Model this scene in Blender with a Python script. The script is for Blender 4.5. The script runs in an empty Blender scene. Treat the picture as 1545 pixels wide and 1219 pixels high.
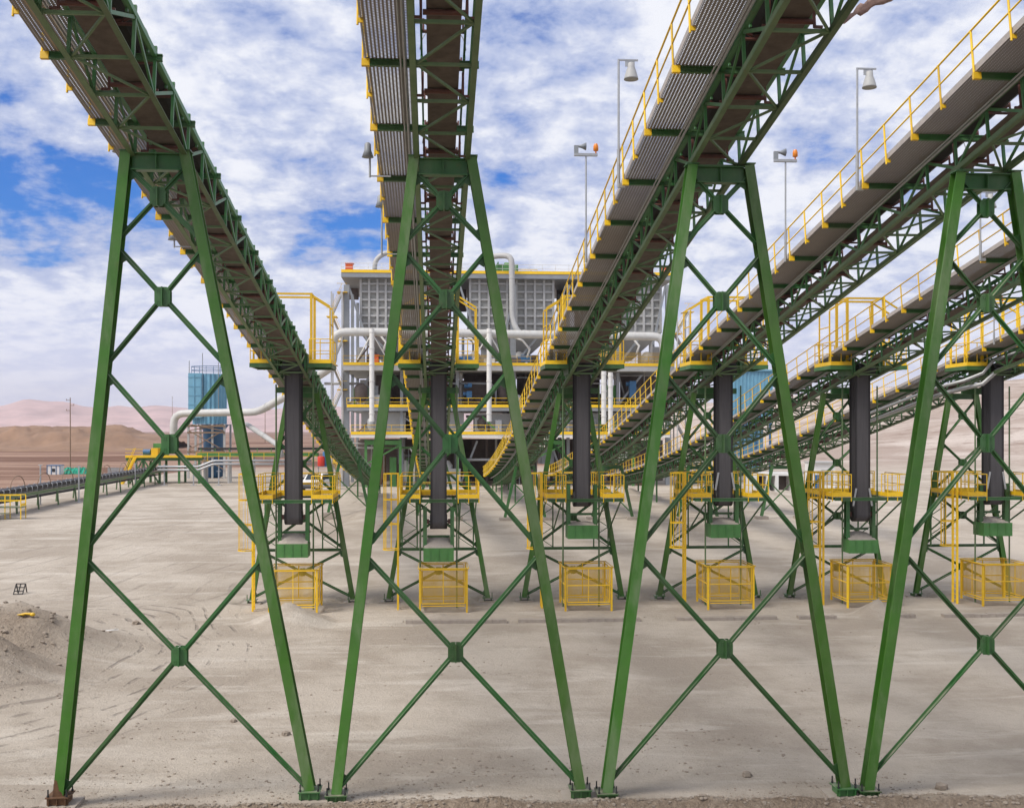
import bpy, math, random
import numpy as np
from mathutils import Vector, Matrix
random.seed(7)
rng = np.random.default_rng(5)
S = bpy.context.scene
COL = S.collection
R = math.radians

# ------------------------------------------------------------------ camera
F, CX, HY, VX = 1700.0, 772.5, 648.0, 656.0
TH = math.atan((CX - VX) / F)
CAMZ = 10.2
cd = bpy.data.cameras.new('camera')
cam = bpy.data.objects.new('camera', cd); COL.objects.link(cam)
cam.location = (0, 0, CAMZ)
cam.rotation_euler = (R(90), 0, -TH)
cd.sensor_width = 36; cd.lens = 36 * F / 1545
cd.shift_y = (HY - 609.5) / 1545
cd.clip_start = .1; cd.clip_end = 40000
S.camera = cam

def ray(x, y):
    u = (x - CX) / F; v = (y - HY) / F
    s, c = math.sin(TH), math.cos(TH)
    return Vector((s + u * c, c - u * s, -v))
def P(x, y, Y):
    """surveyed point: the place at depth Y that the photograph shows at x, y"""
    d = ray(x, y)
    return Vector((d.x, d.y, d.z)) * (Y / d.y) + Vector((0, 0, CAMZ))

# ------------------------------------------------------------------ world, sun
W = bpy.data.worlds.new('World'); S.world = W; W.use_nodes = True
nt = W.node_tree; N = nt.nodes; L = nt.links
N.clear()
def wn(t, **k):
    n = N.new(t)
    for a, b in k.items(): setattr(n, a, b)
    return n
SUN_EL, SUN_AZ = R(50), R(240)          # azimuth clockwise from +Y (away from camera)
sky = wn('ShaderNodeTexSky', sky_type='NISHITA', sun_disc=False)
sky.sun_elevation = SUN_EL; sky.sun_rotation = SUN_AZ
sky.air_density = 1.0; sky.dust_density = .4; sky.ozone_density = 1.6
tc = wn('ShaderNodeTexCoord')
sep = wn('ShaderNodeSeparateXYZ'); L.new(tc.outputs['Generated'], sep.inputs[0])
def wmath(op, a, b=None, c=None):
    n = wn('ShaderNodeMath', operation=op)
    for i, v in enumerate((a, b, c)):
        if v is None: continue
        if hasattr(v, 'links'): L.new(v, n.inputs[i])
        else: n.inputs[i].default_value = v
    return n.outputs[0]
zp = wmath('ADD', wmath('MAXIMUM', sep.outputs[2], 0.0), .30)
px_ = wmath('DIVIDE', sep.outputs[0], zp); py_ = wmath('DIVIDE', sep.outputs[1], zp)
comb = wn('ShaderNodeCombineXYZ'); L.new(px_, comb.inputs[0]); L.new(py_, comb.inputs[1])
def wnoise(scale, detail, rough, off=(0, 0, 0), dist=0.0):
    m = wn('ShaderNodeMapping'); m.inputs['Location'].default_value = off
    L.new(comb.outputs[0], m.inputs[0])
    n = wn('ShaderNodeTexNoise'); L.new(m.outputs[0], n.inputs['Vector'])
    n.inputs['Scale'].default_value = scale; n.inputs['Detail'].default_value = detail
    n.inputs['Roughness'].default_value = rough; n.inputs['Distortion'].default_value = dist
    return n.outputs['Fac']
n1 = wnoise(4.2, 9, .64, (3.1, 1.7, 0), .2)
n2 = wnoise(13.0, 8, .60, (0.3, 5.2, 2), .15)
dens = wmath('ADD', wmath('MULTIPLY', n1, .58), wmath('MULTIPLY', n2, .42))
# openings in the cloud deck: directions in the sky
holes = [(95, 250, .040, .16), (165, 285, .05, .16), (20, 335, .05, .12), (100, 385, .05, .10), (-60, 280, .06, .14),
         (765, 262, .026, .17), (560, 330, .06, .08), (480, 375, .05, .12), (395, 30, .05, .11), (1180, 40, .03, .03),
         (560, 300, .05, .06), (830, 20, .05, .06), (330, 200, .05, .04), (745, 300, .03, .1), (250, 330, .05, .1)]
tot = None
for hx, hy, sg, am in holes:
    d = ray(hx, hy).normalized()
    dp = wn('ShaderNodeVectorMath', operation='SUBTRACT'); L.new(tc.outputs['Generated'], dp.inputs[0]); dp.inputs[1].default_value = d
    sc_ = wn('ShaderNodeVectorMath', operation='MULTIPLY'); L.new(dp.outputs[0], sc_.inputs[0]); sc_.inputs[1].default_value = (1, 1, 1.9)
    ln = wn('ShaderNodeVectorMath', operation='LENGTH'); L.new(sc_.outputs[0], ln.inputs[0])
    q = wmath('DIVIDE', ln.outputs['Value'], sg)
    g = wmath('MULTIPLY', wmath('POWER', 2.718, wmath('MULTIPLY', wmath('MULTIPLY', q, q), -1.0)), am * .86)
    tot = g if tot is None else wmath('ADD', tot, g)
dens2 = wmath('SUBTRACT', dens, tot)
ramp = wn('ShaderNodeMapRange', interpolation_type='SMOOTHSTEP'); L.new(dens2, ramp.inputs[0])
ramp.inputs[1].default_value = .29; ramp.inputs[2].default_value = .44
# cloud tone: bright tops and lavender undersides
tone = wn('ShaderNodeMapRange', interpolation_type='SMOOTHSTEP'); L.new(dens2, tone.inputs[0])
tone.inputs[1].default_value = .40; tone.inputs[2].default_value = .585
cmix = wn('ShaderNodeMix', data_type='RGBA'); L.new(tone.outputs[0], cmix.inputs[0])
cmix.inputs[6].default_value = (.47, .55, .80, 1); cmix.inputs[7].default_value = (.98, .995, 1.05, 1)
tint = wn('ShaderNodeMix', data_type='RGBA', blend_type='MULTIPLY'); tint.inputs[0].default_value = 1
L.new(sky.outputs[0], tint.inputs[6]); tint.inputs[7].default_value = (.06, .52, 1.22, 1)      # deep desert blue
b1 = wn('ShaderNodeBackground'); L.new(tint.outputs[2], b1.inputs[0]); b1.inputs[1].default_value = .08
lowm = wn('ShaderNodeMapRange', interpolation_type='SMOOTHSTEP'); L.new(sep.outputs[2], lowm.inputs[0])
lowm.inputs[1].default_value = .16; lowm.inputs[2].default_value = .0; lowm.inputs[3].default_value = 0; lowm.inputs[4].default_value = .75
lmix = wn('ShaderNodeMix', data_type='RGBA'); L.new(lowm.outputs[0], lmix.inputs[0]); L.new(cmix.outputs[2], lmix.inputs[6]); lmix.inputs[7].default_value = (.98, .99, 1.16, 1)
b2 = wn('ShaderNodeBackground'); L.new(lmix.outputs[2], b2.inputs[0]); b2.inputs[1].default_value = .72
lowc = wmath('SUBTRACT', 1.0, wmath('MULTIPLY', sep.outputs[2], 7.0))   # cloud closes up towards the horizon
lowc = wmath('MULTIPLY', wmath('MAXIMUM', lowc, 0.0), .8)
fac = wn('ShaderNodeClamp'); L.new(wmath('ADD', ramp.outputs[0], lowc), fac.inputs[0])
fc2 = wmath('MULTIPLY', fac.outputs[0], .96)
ms = wn('ShaderNodeMixShader'); L.new(fc2, ms.inputs[0]); L.new(b1.outputs[0], ms.inputs[1]); L.new(b2.outputs[0], ms.inputs[2])
wo = wn('ShaderNodeOutputWorld'); L.new(ms.outputs[0], wo.inputs[0])

sd = bpy.data.lights.new('sun', 'SUN'); sd.energy = 2.5; sd.angle = R(22); sd.color = (1, .95, .87)
sun = bpy.data.objects.new('sun', sd); COL.objects.link(sun)
sv = Vector((math.sin(SUN_AZ) * math.cos(SUN_EL), math.cos(SUN_AZ) * math.cos(SUN_EL), math.sin(SUN_EL)))
sun.rotation_euler = sv.to_track_quat('Z', 'Y').to_euler(); sun.location = (0, 0, 60)
S.view_settings.view_transform = 'Standard'; S.view_settings.look = 'None'
S.view_settings.exposure = 0.45; S.view_settings.gamma = 1
S.cycles.max_bounces = 6; S.cycles.transparent_max_bounces = 24
S.cycles.use_denoising = True

# ------------------------------------------------------------------ materials
MATS = {}
def mat(name, col, rough=.6, metal=0.0, var=.18, scale=3.0, dust=0.0, dustcol=(.40, .34, .28), rust=0.0, bump=0.0, spec=.5, fade=0.0):
    m = bpy.data.materials.new(name); m.use_nodes = True
    t = m.node_tree; nd = t.nodes; lk = t.links
    b = nd['Principled BSDF']; b.inputs['Roughness'].default_value = rough; b.inputs['Metallic'].default_value = metal
    b.inputs['Specular IOR Level'].default_value = spec
    g = nd.new('ShaderNodeNewGeometry')
    n = nd.new('ShaderNodeTexNoise'); lk.new(g.outputs['Position'], n.inputs['Vector'])
    n.inputs['Scale'].default_value = scale; n.inputs['Detail'].default_value = 5; n.inputs['Roughness'].default_value = .65
    mx = nd.new('ShaderNodeMix'); mx.data_type = 'RGBA'
    lk.new(n.outputs['Fac'], mx.inputs[0])
    mx.inputs[6].default_value = (*[c * (1 - 1.8 * var) for c in col], 1)
    mx.inputs[7].default_value = (*[min(1, c * (1 + 1.8 * var)) for c in col], 1)
    out = mx.outputs[2]
    if fade:      # chalked, sand-blasted paint in long streaks
        mp = nd.new('ShaderNodeMapping'); lk.new(g.outputs['Position'], mp.inputs[0]); mp.inputs['Scale'].default_value = (1, 1, .28)
        n5 = nd.new('ShaderNodeTexNoise'); lk.new(mp.outputs[0], n5.inputs['Vector']); n5.inputs['Scale'].default_value = .9
        n5.inputs['Detail'].default_value = 7; n5.inputs['Roughness'].default_value = .68
        r5 = nd.new('ShaderNodeMapRange'); r5.interpolation_type = 'SMOOTHSTEP'; lk.new(n5.outputs['Fac'], r5.inputs[0])
        r5.inputs[1].default_value = .45; r5.inputs[2].default_value = .70; r5.inputs[3].default_value = 0; r5.inputs[4].default_value = fade
        m5 = nd.new('ShaderNodeMix'); m5.data_type = 'RGBA'; lk.new(r5.outputs[0], m5.inputs[0]); lk.new(out, m5.inputs[6])
        m5.inputs[7].default_value = (.17, .24, .12, 1); out = m5.outputs[2]
    if rust:
        n3 = nd.new('ShaderNodeTexNoise'); lk.new(g.outputs['Position'], n3.inputs['Vector']); n3.inputs['Scale'].default_value = 2.3
        n3.inputs['Detail'].default_value = 7; n3.inputs['Roughness'].default_value = .7
        r3 = nd.new('ShaderNodeMapRange'); lk.new(n3.outputs['Fac'], r3.inputs[0])
        r3.inputs[1].default_value = .60; r3.inputs[2].default_value = .72; r3.inputs[3].default_value = 0; r3.inputs[4].default_value = rust
        m3 = nd.new('ShaderNodeMix'); m3.data_type = 'RGBA'; lk.new(r3.outputs[0], m3.inputs[0]); lk.new(out, m3.inputs[6])
        m3.inputs[7].default_value = (.16, .075, .03, 1); out = m3.outputs[2]
    if dust:
        sp = nd.new('ShaderNodeSeparateXYZ'); lk.new(g.outputs['Normal'], sp.inputs[0])
        r = nd.new('ShaderNodeMapRange'); lk.new(sp.outputs[2], r.inputs[0])
        r.inputs[1].default_value = .15; r.inputs[2].default_value = .85; r.inputs[3].default_value = .10; r.inputs[4].default_value = 1
        n2 = nd.new('ShaderNodeTexNoise'); lk.new(g.outputs['Position'], n2.inputs['Vector']); n2.inputs['Scale'].default_value = 1.7
        n2.inputs['Detail'].default_value = 6
        r2 = nd.new('ShaderNodeMapRange'); lk.new(n2.outputs['Fac'], r2.inputs[0]); r2.inputs[1].default_value = .3; r2.inputs[2].default_value = .7
        mu = nd.new('ShaderNodeMath'); mu.operation = 'MULTIPLY'; lk.new(r.outputs[0], mu.inputs[0]); lk.new(r2.outputs[0], mu.inputs[1])
        mu2 = nd.new('ShaderNodeMath'); mu2.operation = 'MULTIPLY'; lk.new(mu.outputs[0], mu2.inputs[0]); mu2.inputs[1].default_value = dust
        m2 = nd.new('ShaderNodeMix'); m2.data_type = 'RGBA'; lk.new(mu2.outputs[0], m2.inputs[0]); lk.new(out, m2.inputs[6])
        m2.inputs[7].default_value = (*dustcol, 1); out = m2.outputs[2]
    if fade or name in ('yellow_paint', 'green_truss_paint'):
        oi = nd.new('ShaderNodeObjectInfo'); hs = nd.new('ShaderNodeHueSaturation'); lk.new(out, hs.inputs['Color'])
        rv = nd.new('ShaderNodeMapRange'); lk.new(oi.outputs['Random'], rv.inputs[0]); rv.inputs[3].default_value = .80; rv.inputs[4].default_value = 1.22
        lk.new(rv.outputs[0], hs.inputs['Value'])
        rh = nd.new('ShaderNodeMapRange'); lk.new(oi.outputs['Random'], rh.inputs[0]); rh.inputs[3].default_value = .488 if fade else .497; rh.inputs[4].default_value = .508 if fade else .502
        lk.new(rh.outputs[0], hs.inputs['Hue']); out = hs.outputs[0]
    lk.new(out, b.inputs['Base Color'])
    if bump:
        bp = nd.new('ShaderNodeBump'); lk.new(n.outputs['Fac'], bp.inputs['Height']); bp.inputs['Strength'].default_value = bump
        bp.inputs['Distance'].default_value = .05; lk.new(bp.outputs[0], b.inputs['Normal'])
    MATS[name] = m
    return m
G = mat('green_paint', (.026, .125, .026), .42, var=.2, scale=1.2, dust=.9, rust=.30, fade=.25)
GL = mat('green_leg_paint', (.043, .160, .011), .42, var=.25, scale=.8, dust=.75, rust=.14, fade=.75)
GT = mat('green_lattice_paint', (.045, .185, .055), .45, var=.2, scale=1.5, dust=.9, rust=.35, fade=.3)
GD = mat('green_truss_paint', (.092, .160, .066), .6, var=.28, scale=2, dust=.9, rust=.4)
Yl = mat('yellow_paint', (.84, .52, .012), .45, var=.12, scale=5, dust=.40, dustcol=(.52, .42, .26), rust=.25)
GAL = mat('galvanised_steel', (.42, .43, .44), .5, .5, var=.15, scale=6, dust=.4)
GRYP = mat('grey_plank', (.40, .36, .33), .65, 0, var=.18, scale=5)
RED = mat('red_idler_paint', (.12, .04, .028), .5, var=.3, scale=6, dust=.5)
DKB = mat('dark_rubber', (.030, .028, .028), .7, var=.3, scale=4, dust=.3)
BLTK = mat('black_belt', (.018, .017, .018), .6, var=.3, scale=3)
RBELT = mat('dusty_return_belt', (.125, .100, .082), .85, var=.35, scale=3)
CON = mat('concrete', (.36, .31, .26), .9, var=.2, scale=3, bump=.3, dust=.6)
WHT = mat('white_paint', (.74, .73, .70), .5, var=.08, scale=2, dust=.4)
GRY = mat('grey_steel', (.27, .29, .31), .55, .1, var=.15, scale=1.2, dust=.4)
GRYL = mat('pale_grey_panel', (.44, .44, .43), .6, 0, var=.12, scale=.6, dust=.3)
BING = mat('bin_plate', (.32, .32, .30), .65, 0, var=.18, scale=.7, dust=.2)  # darker than the ribs: shade of the recesses put into the colour
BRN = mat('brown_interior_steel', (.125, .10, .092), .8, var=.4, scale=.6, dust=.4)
BLU = mat('blue_sheet', (.17, .39, .53), .5, var=.15, scale=.7, dust=.3)
BLUD = mat('deep_blue_paint', (.03, .13, .28), .4, var=.15, dust=.3)
ORG = mat('orange_paint', (.75, .13, .03), .5, var=.1, dust=.3)
REDT = mat('red_tarp', (.6, .04, .02), .5, var=.15)
TEAL = mat('teal_netting', (.01, .30, .19), .7, var=.3, scale=3)
WOOD = mat('weathered_timber', (.25, .17, .11), .8, var=.2, scale=4)
TYRE = mat('tyre_rubber', (.02, .02, .02), .8)
DUCT = mat('duct_paint', (.55, .55, .53), .5, var=.14, scale=.6, dust=.5, rust=.2)
GLS = mat('dark_glass', (.03, .04, .05), .08, var=.1)
BLK = mat('black_steel', (.03, .03, .03), .6, var=.2)
STN = mat('stone', (.29, .24, .19), .95, var=.3, scale=4, bump=.4)
AMB = mat('amber_lens', (.8, .25, .03), .25, var=.05)
SANDP = mat('sand_fill', (.47, .41, .35), .95, var=.15, scale=5, bump=.3)
GAS = mat('green_machine', (.065, .22, .05), .5, var=.2, scale=1.5, dust=.6, rust=.3)

def strip_mat():
    """rubber belt, paler where the pulley face has polished its middle"""
    m = bpy.data.materials.new('take_up_rubber'); m.use_nodes = True
    t = m.node_tree; nd = t.nodes; lk = t.links; b = nd['Principled BSDF']; b.inputs['Roughness'].default_value = .62
    a = nd.new('ShaderNodeAttribute'); a.attribute_name = 'across'
    r = nd.new('ShaderNodeMapRange'); r.interpolation_type = 'SMOOTHSTEP'; lk.new(a.outputs['Fac'], r.inputs[0])
    r.inputs[1].default_value = .62; r.inputs[2].default_value = .82
    n = nd.new('ShaderNodeTexNoise'); g = nd.new('ShaderNodeNewGeometry')
    mp = nd.new('ShaderNodeMapping'); lk.new(g.outputs['Position'], mp.inputs[0]); mp.inputs['Scale'].default_value = (9, 9, .5)
    lk.new(mp.outputs[0], n.inputs['Vector']); n.inputs['Scale'].default_value = 1.5; n.inputs['Detail'].default_value = 4
    ad = nd.new('ShaderNodeMix'); ad.data_type = 'RGBA'; lk.new(n.outputs['Fac'], ad.inputs[0])
    ad.inputs[6].default_value = (.046, .043, .046, 1); ad.inputs[7].default_value = (.092, .086, .091, 1)
    mx = nd.new('ShaderNodeMix'); mx.data_type = 'RGBA'; lk.new(r.outputs[0], mx.inputs[0])
    lk.new(ad.outputs[2], mx.inputs[6]); mx.inputs[7].default_value = (.020, .018, .019, 1)
    lk.new(mx.outputs[2], b.inputs['Base Color'])
    return m
TUB = strip_mat()

def hole_mat(name, col, sx, sy, fx, fy, stagger=True, rough=.55, axes=(0, 1), metal=.2, dark=.55):
    """pressed metal plank or welded mesh: real openings, in the object's own coordinates"""
    m = bpy.data.materials.new(name); m.use_nodes = True
    t = m.node_tree; nd = t.nodes; lk = t.links; b = nd['Principled BSDF']
    b.inputs['Roughness'].default_value = rough; b.inputs['Metallic'].default_value = metal
    tcn = nd.new('ShaderNodeTexCoord'); sp = nd.new('ShaderNodeSeparateXYZ'); lk.new(tcn.outputs['Object'], sp.inputs[0])
    def M(op, a, bb=None):
        n = nd.new('ShaderNodeMath'); n.operation = op
        for i, v in enumerate((a, bb)):
            if v is None: continue
            if hasattr(v, 'links'): lk.new(v, n.inputs[i])
            else: n.inputs[i].default_value = v
        return n.outputs[0]
    if axes == 'mesh':
        u = M('ADD', sp.outputs[0], sp.outputs[1]); v = sp.outputs[2]
    else:
        u, v = sp.outputs[axes[0]], sp.outputs[axes[1]]
    ux = M('DIVIDE', u, sx); vy = M('DIVIDE', v, sy)
    if stagger: vy = M('ADD', vy, M('MULTIPLY', M('FLOOR', ux), .5))
    ax = M('ABSOLUTE', M('SUBTRACT', M('FRACT', ux), .5)); ay = M('ABSOLUTE', M('SUBTRACT', M('FRACT', vy), .5))
    hx = M('LESS_THAN', ax, fx / 2); hy = M('LESS_THAN', ay, fy / 2)
    hole = M('MULTIPLY', hx, hy)
    g = nd.new('ShaderNodeNewGeometry')
    n = nd.new('ShaderNodeTexNoise'); lk.new(g.outputs['Position'], n.inputs['Vector']); n.inputs['Scale'].default_value = 2.0; n.inputs['Detail'].default_value = 6
    rib = M('LESS_THAN', M('ABSOLUTE', M('SUBTRACT', M('FRACT', M('DIVIDE', u, sx)), .5)), .36)
    mx = nd.new('ShaderNodeMix'); mx.data_type = 'RGBA'; lk.new(rib, mx.inputs[0])
    mx.inputs[6].default_value = (*[c * dark for c in col], 1); mx.inputs[7].default_value = (*col, 1)
    m2 = nd.new('ShaderNodeMix'); m2.data_type = 'RGBA'; m2.blend_type = 'MULTIPLY'; m2.inputs[0].default_value = .5
    lk.new(mx.outputs[2], m2.inputs[6]); lk.new(n.outputs['Color'], m2.inputs[7])
    m3 = nd.new('ShaderNodeMix'); m3.data_type = 'RGBA'; lk.new(n.outputs['Fac'], m3.inputs[0]); lk.new(mx.outputs[2], m3.inputs[6])
    m3.inputs[7].default_value = (*[c * .7 for c in col], 1)
    lk.new(m3.outputs[2], b.inputs['Base Color'])
    tr = nd.new('ShaderNodeBsdfTransparent'); sh = nd.new('ShaderNodeMixShader'); lk.new(hole, sh.inputs[0])
    lk.new(b.outputs[0], sh.inputs[1]); lk.new(tr.outputs[0], sh.inputs[2])
    lk.new(sh.outputs[0], nd['Material Output'].inputs['Surface'])
    return m
GRATE = hole_mat('pressed_plank_grating', (.37, .335, .305), .090, .070, .48, .46, rough=.85, metal=0)
YMESH = hole_mat('yellow_welded_mesh', (.76, .47, .03), (.06), .06, .87, .87, False, .5, 'mesh', 0, 1.0)

# ------------------------------------------------------------------ mesh builder
def link(o): COL.objects.link(o); return o
class MB:
    def __init__(s): s.v = []; s.f = []; s.sm = []
    def add(s, vs, fs, smooth=False):
        k = len(s.v); s.v.extend([tuple(a) for a in vs]); s.f.extend([tuple(i + k for i in f) for f in fs]); s.sm.extend([smooth] * len(fs))
        return s
    def hexa(s, c):     # 8 corners, bottom ring then top ring
        return s.add(c, [(3, 2, 1, 0), (4, 5, 6, 7), (0, 1, 5, 4), (1, 2, 6, 5), (2, 3, 7, 6), (3, 0, 4, 7)])
    def box(s, x0, y0, z0, x1, y1, z1):
        return s.hexa([(x0, y0, z0), (x1, y0, z0), (x1, y1, z0), (x0, y1, z0), (x0, y0, z1), (x1, y0, z1), (x1, y1, z1), (x0, y1, z1)])
    def frame(s, p, q, up):
        a = (Vector(q) - Vector(p)).normalized(); sd_ = a.cross(Vector(up))
        if sd_.length < 1e-4: sd_ = a.cross(Vector((1, 0, 0)))
        sd_.normalize(); u = sd_.cross(a).normalized(); return sd_, u
    def bar(s, p, q, w, h, up=(0, 0, 1), ox=0, oy=0):
        p = Vector(p); q = Vector(q); sd_, u = s.frame(p, q, up)
        o = sd_ * ox + u * oy; a = sd_ * (w / 2); b = u * (h / 2)
        return s.hexa([p + o - a - b, p + o + a - b, p + o + a + b, p + o - a + b, q + o - a - b, q + o + a - b, q + o + a + b, q + o - a + b])
    def ibeam(s, p, q, w, d, up=(0, 0, 1), tf=.03, tw=.025):
        s.bar(p, q, w, tf, up, 0, d / 2 - tf / 2); s.bar(p, q, w, tf, up, 0, -d / 2 + tf / 2)
        return s.bar(p, q, tw, d - 2 * tf - .001, up)
    def angle(s, p, q, w, up=(0, 0, 1), t=.015):
        s.bar(p, q, w, t, up, 0, -w / 2); return s.bar(p, q, t, w - t, up, -w / 2 + t / 2, t / 2)
    def tube(s, p, q, r, n=8, r2=None, cap=True):
        p = Vector(p); q = Vector(q); sd_, u = s.frame(p, q, (0, 0, 1)); r2 = r if r2 is None else r2
        vs = []
        for c, rr in ((p, r), (q, r2)):
            for i in range(n):
                t = 2 * math.pi * i / n; vs.append(c + (sd_ * math.cos(t) + u * math.sin(t)) * rr)
        s.add(vs, [(i, (i + 1) % n, n + (i + 1) % n, n + i) for i in range(n)], n > 5)
        if cap: s.add(vs, [tuple(range(n))[::-1], tuple(range(n, 2 * n))])
        return s
    def path(s, pts, r, n=6, closed=False):
        pts = [Vector(p) for p in pts]; m = len(pts); vs = []; prev = None
        for i, p in enumerate(pts):
            a = pts[(i + 1) % m] if (closed or i < m - 1) else pts[i]
            b = pts[i - 1] if (closed or i > 0) else pts[i]
            t = (a - b).normalized()
            if prev is None:
                prev = t.orthogonal().normalized()
            prev = (prev - t * prev.dot(t)).normalized(); w = t.cross(prev)
            for k in range(n):
                an = 2 * math.pi * k / n; vs.append(p + (prev * math.cos(an) + w * math.sin(an)) * r)
        fs = []
        for i in range(m if closed else m - 1):
            j = (i + 1) % m
            for k in range(n): fs.append((i * n + k, i * n + (k + 1) % n, j * n + (k + 1) % n, j * n + k))
        if not closed: fs += [tuple(range(n))[::-1], tuple((m - 1) * n + k for k in range(n))]
        return s.add(vs, fs, True)
    def prism(s, poly, d):
        d = Vector(d); n = len(poly); vs = [Vector(p) for p in poly] + [Vector(p) + d for p in poly]
        return s.add(vs, [tuple(range(n))[::-1], tuple(range(n, 2 * n))] + [(i, (i + 1) % n, n + (i + 1) % n, n + i) for i in range(n)])
    def lathe(s, prof, c, n=16, axis='z'):
        vs = []; m = len(prof)
        for r, h in prof:
            for i in range(n):
                t = 2 * math.pi * i / n; a, b = r * math.cos(t), r * math.sin(t)
                vs.append((c[0] + a, c[1] + b, c[2] + h) if axis == 'z' else (c[0] + h, c[1] + a, c[2] + b))
        fs = [(j * n + i, j * n + (i + 1) % n, (j + 1) * n + (i + 1) % n, (j + 1) * n + i) for j in range(m - 1) for i in range(n)]
        s.add(vs, fs, True)
        return s.add(vs, [tuple(range(n))[::-1], tuple((m - 1) * n + i for i in range(n))])
    def mesh(s, name, m, origin=(0, 0, 0)):
        me = bpy.data.meshes.new(name); o = origin
        me.from_pydata([(a - o[0], b - o[1], c - o[2]) for a, b, c in s.v], [], s.f)
        me.polygons.foreach_set('use_smooth', s.sm); me.materials.append(m); me.update()
        return me
    def build(s, name, m, parent=None, origin=(0, 0, 0), loc=None):
        ob = link(bpy.data.objects.new(name, s.mesh(name, m, origin)))
        if parent is not None: ob.parent = parent
        if loc is not None: ob.location = loc
        return ob

def tag(o, label=None, cat=None, group=None, kind=None):
    if label: o['label'] = label
    if cat: o['category'] = cat
    if group: o['group'] = group
    if kind: o['kind'] = kind
    return o
def thing(name, loc, label, cat, group=None, rz=0):
    o = link(bpy.data.objects.new(name, None)); o.location = loc; o.rotation_euler = (0, 0, rz)
    o.empty_display_size = .3
    return tag(o, label, cat, group)
def dup(o, parent=None):
    c = o.copy(); COL.objects.link(c)
    if parent is not None: c.parent = parent
    for ch in list(o.children): dup(ch, c)
    return c
def inst(me, name, parent, loc=None):
    ob = link(bpy.data.objects.new(name, me)); ob.parent = parent
    if loc is not None: ob.location = loc
    return ob

# ------------------------------------------------------------------ ground
_VN = {}
def vnoise(x, y, seed=0):
    if seed not in _VN: _VN[seed] = np.random.default_rng(seed).random((256, 256))
    r = _VN[seed]
    xi = np.floor(x).astype(int); yi = np.floor(y).astype(int); fx = x - xi; fy = y - yi
    fx = fx * fx * (3 - 2 * fx); fy = fy * fy * (3 - 2 * fy)
    g = lambda a, b: r[a & 255, b & 255]
    return (g(xi, yi) * (1 - fx) + g(xi + 1, yi) * fx) * (1 - fy) + (g(xi, yi + 1) * (1 - fx) + g(xi + 1, yi + 1) * fx) * fy
def fbm(x, y, o=4, seed=0):
    t = 0; a = .5
    for i in range(o):
        t = t + a * (vnoise(x * 2 ** i + 17 * i, y * 2 ** i + 9 * i, seed + i) - .5); a *= .5
    return t
def sst(x, a, b):
    t = np.clip((x - a) / (b - a), 0, 1); return t * t * (3 - 2 * t)
HEAPS = [(-4.6, 99, 1.3, 5.5), (-9.5, 122, 1.5, 6), (9.5, 133, 1.6, 5.0), (3.5, 128, 1.0, 4), (21.5, 128, 1.3, 5), (35, 120, 1.6, 6), (47, 122, 2.0, 7), (-16, 118, .8, 6), (28, 104, .6, 4), (14, 108, .6, 3.5),
         (-7.35 + .1, 56.8, 1.05, 2.3), (23.0, 57.2, .85, 1.5), (.2, 57.4, .28, 1.3), (8.0, 57.6, .12, 1.4), (30.4, 57.3, .15, 2.0)]
HOLL = [(xk + sx * 2.78, 63.1) for xk in (-7.36, .2, 7.82, 15.55, 23.12, 30.58) for sx in (-1, 1)]
def zg(X, Y):
    X = np.asarray(X, float); Y = np.asarray(Y, float)
    z = np.interp(Y, [0, 14, 26, 29.4, 30.2, 31, 40, 52, 57, 60, 64, 75, 98, 140, 170], [-8, -7, -2.2, -.15, .0, .0, .15, .4, .58, .72, .75, 1.25, 2.3, 2.4, 2.5])
    far = sst(Y, 170, 420)
    z = z - far * 1.5 * (1 - sst(X, 0, 90))
    z = z - 1.3 * sst(-X, 43, 60) * sst(Y, 60, 100)
    # bank at the lower right and hill behind
    z = z + sst(Y, 150, 460) * sst(X, 40, 260) * 30 * (1 + .5 * fbm(X / 60, Y / 60, 4, 3))
    z = z - .22 * sst(X, 0, 15) * (1 - sst(Y, 34, 55))
    near = np.exp(-((Y - 30.0) / .55) ** 2)
    z = z + near * (.30 + .42 * (fbm(X / .9, Y / .5, 4, 5))) + .09 * np.exp(-((Y - 31.2) / .9) ** 2)
    # spoil pile at the left
    a = np.exp(-(((X + 18.4) / 3.3) ** 2 + ((Y - 50.5) / 3.4) ** 2)) * 2.2
    b = np.exp(-(((X + 18.3) / 3.0) ** 2 + ((Y - 44.6) / 2.8) ** 2)) * 2.2
    z = z + np.maximum(a, b) * (1 + .35 * fbm(X / 1.4, Y / 1.4, 4, 9) + .22 * fbm(X / .4, Y / .4, 3, 19)) + .25 * np.minimum(a, b)
    for hx, hy, h, r in HEAPS:
        d = np.sqrt((X - hx) ** 2 + (Y - hy) ** 2) / r
        z = z + h * np.clip(1 - d, 0, 1) ** 1.15 * (1 + (.5 * fbm(X / 1.3, Y / 1.3, 4, 71) if hy > 70 else .25 * fbm(X / .5, Y / .5, 3, 72)))
    for hx, hy in HOLL:
        z = z - .42 * np.exp(-(((X - hx) / .95) ** 2 + ((Y - hy) / 1.0) ** 2) ** 2)
    z = z + .05 * fbm(X / 2.5, Y / 1.2, 4, 21) + .18 * fbm(X / 14, Y / 10, 3, 31) * sst(Y, 66, 80)
    z = z + 1.2 * fbm(X / 90, Y / 60, 4, 41) * sst(Y, 170, 260)
    return z
def gz(x, y): return float(zg(x, y))
def geo(a, step, k, end):
    out = []; v = a
    while v < end: v += step; step *= k; out.append(v)
    return out
xs = np.array([-v for v in geo(60, 1.4, 1.15, 9000)][::-1] + list(np.arange(-60, -24, .8)) + list(np.arange(-24, 40, .28)) + list(np.arange(40, 100, 1.4)) + geo(100, 1.6, 1.15, 9000))
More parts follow.
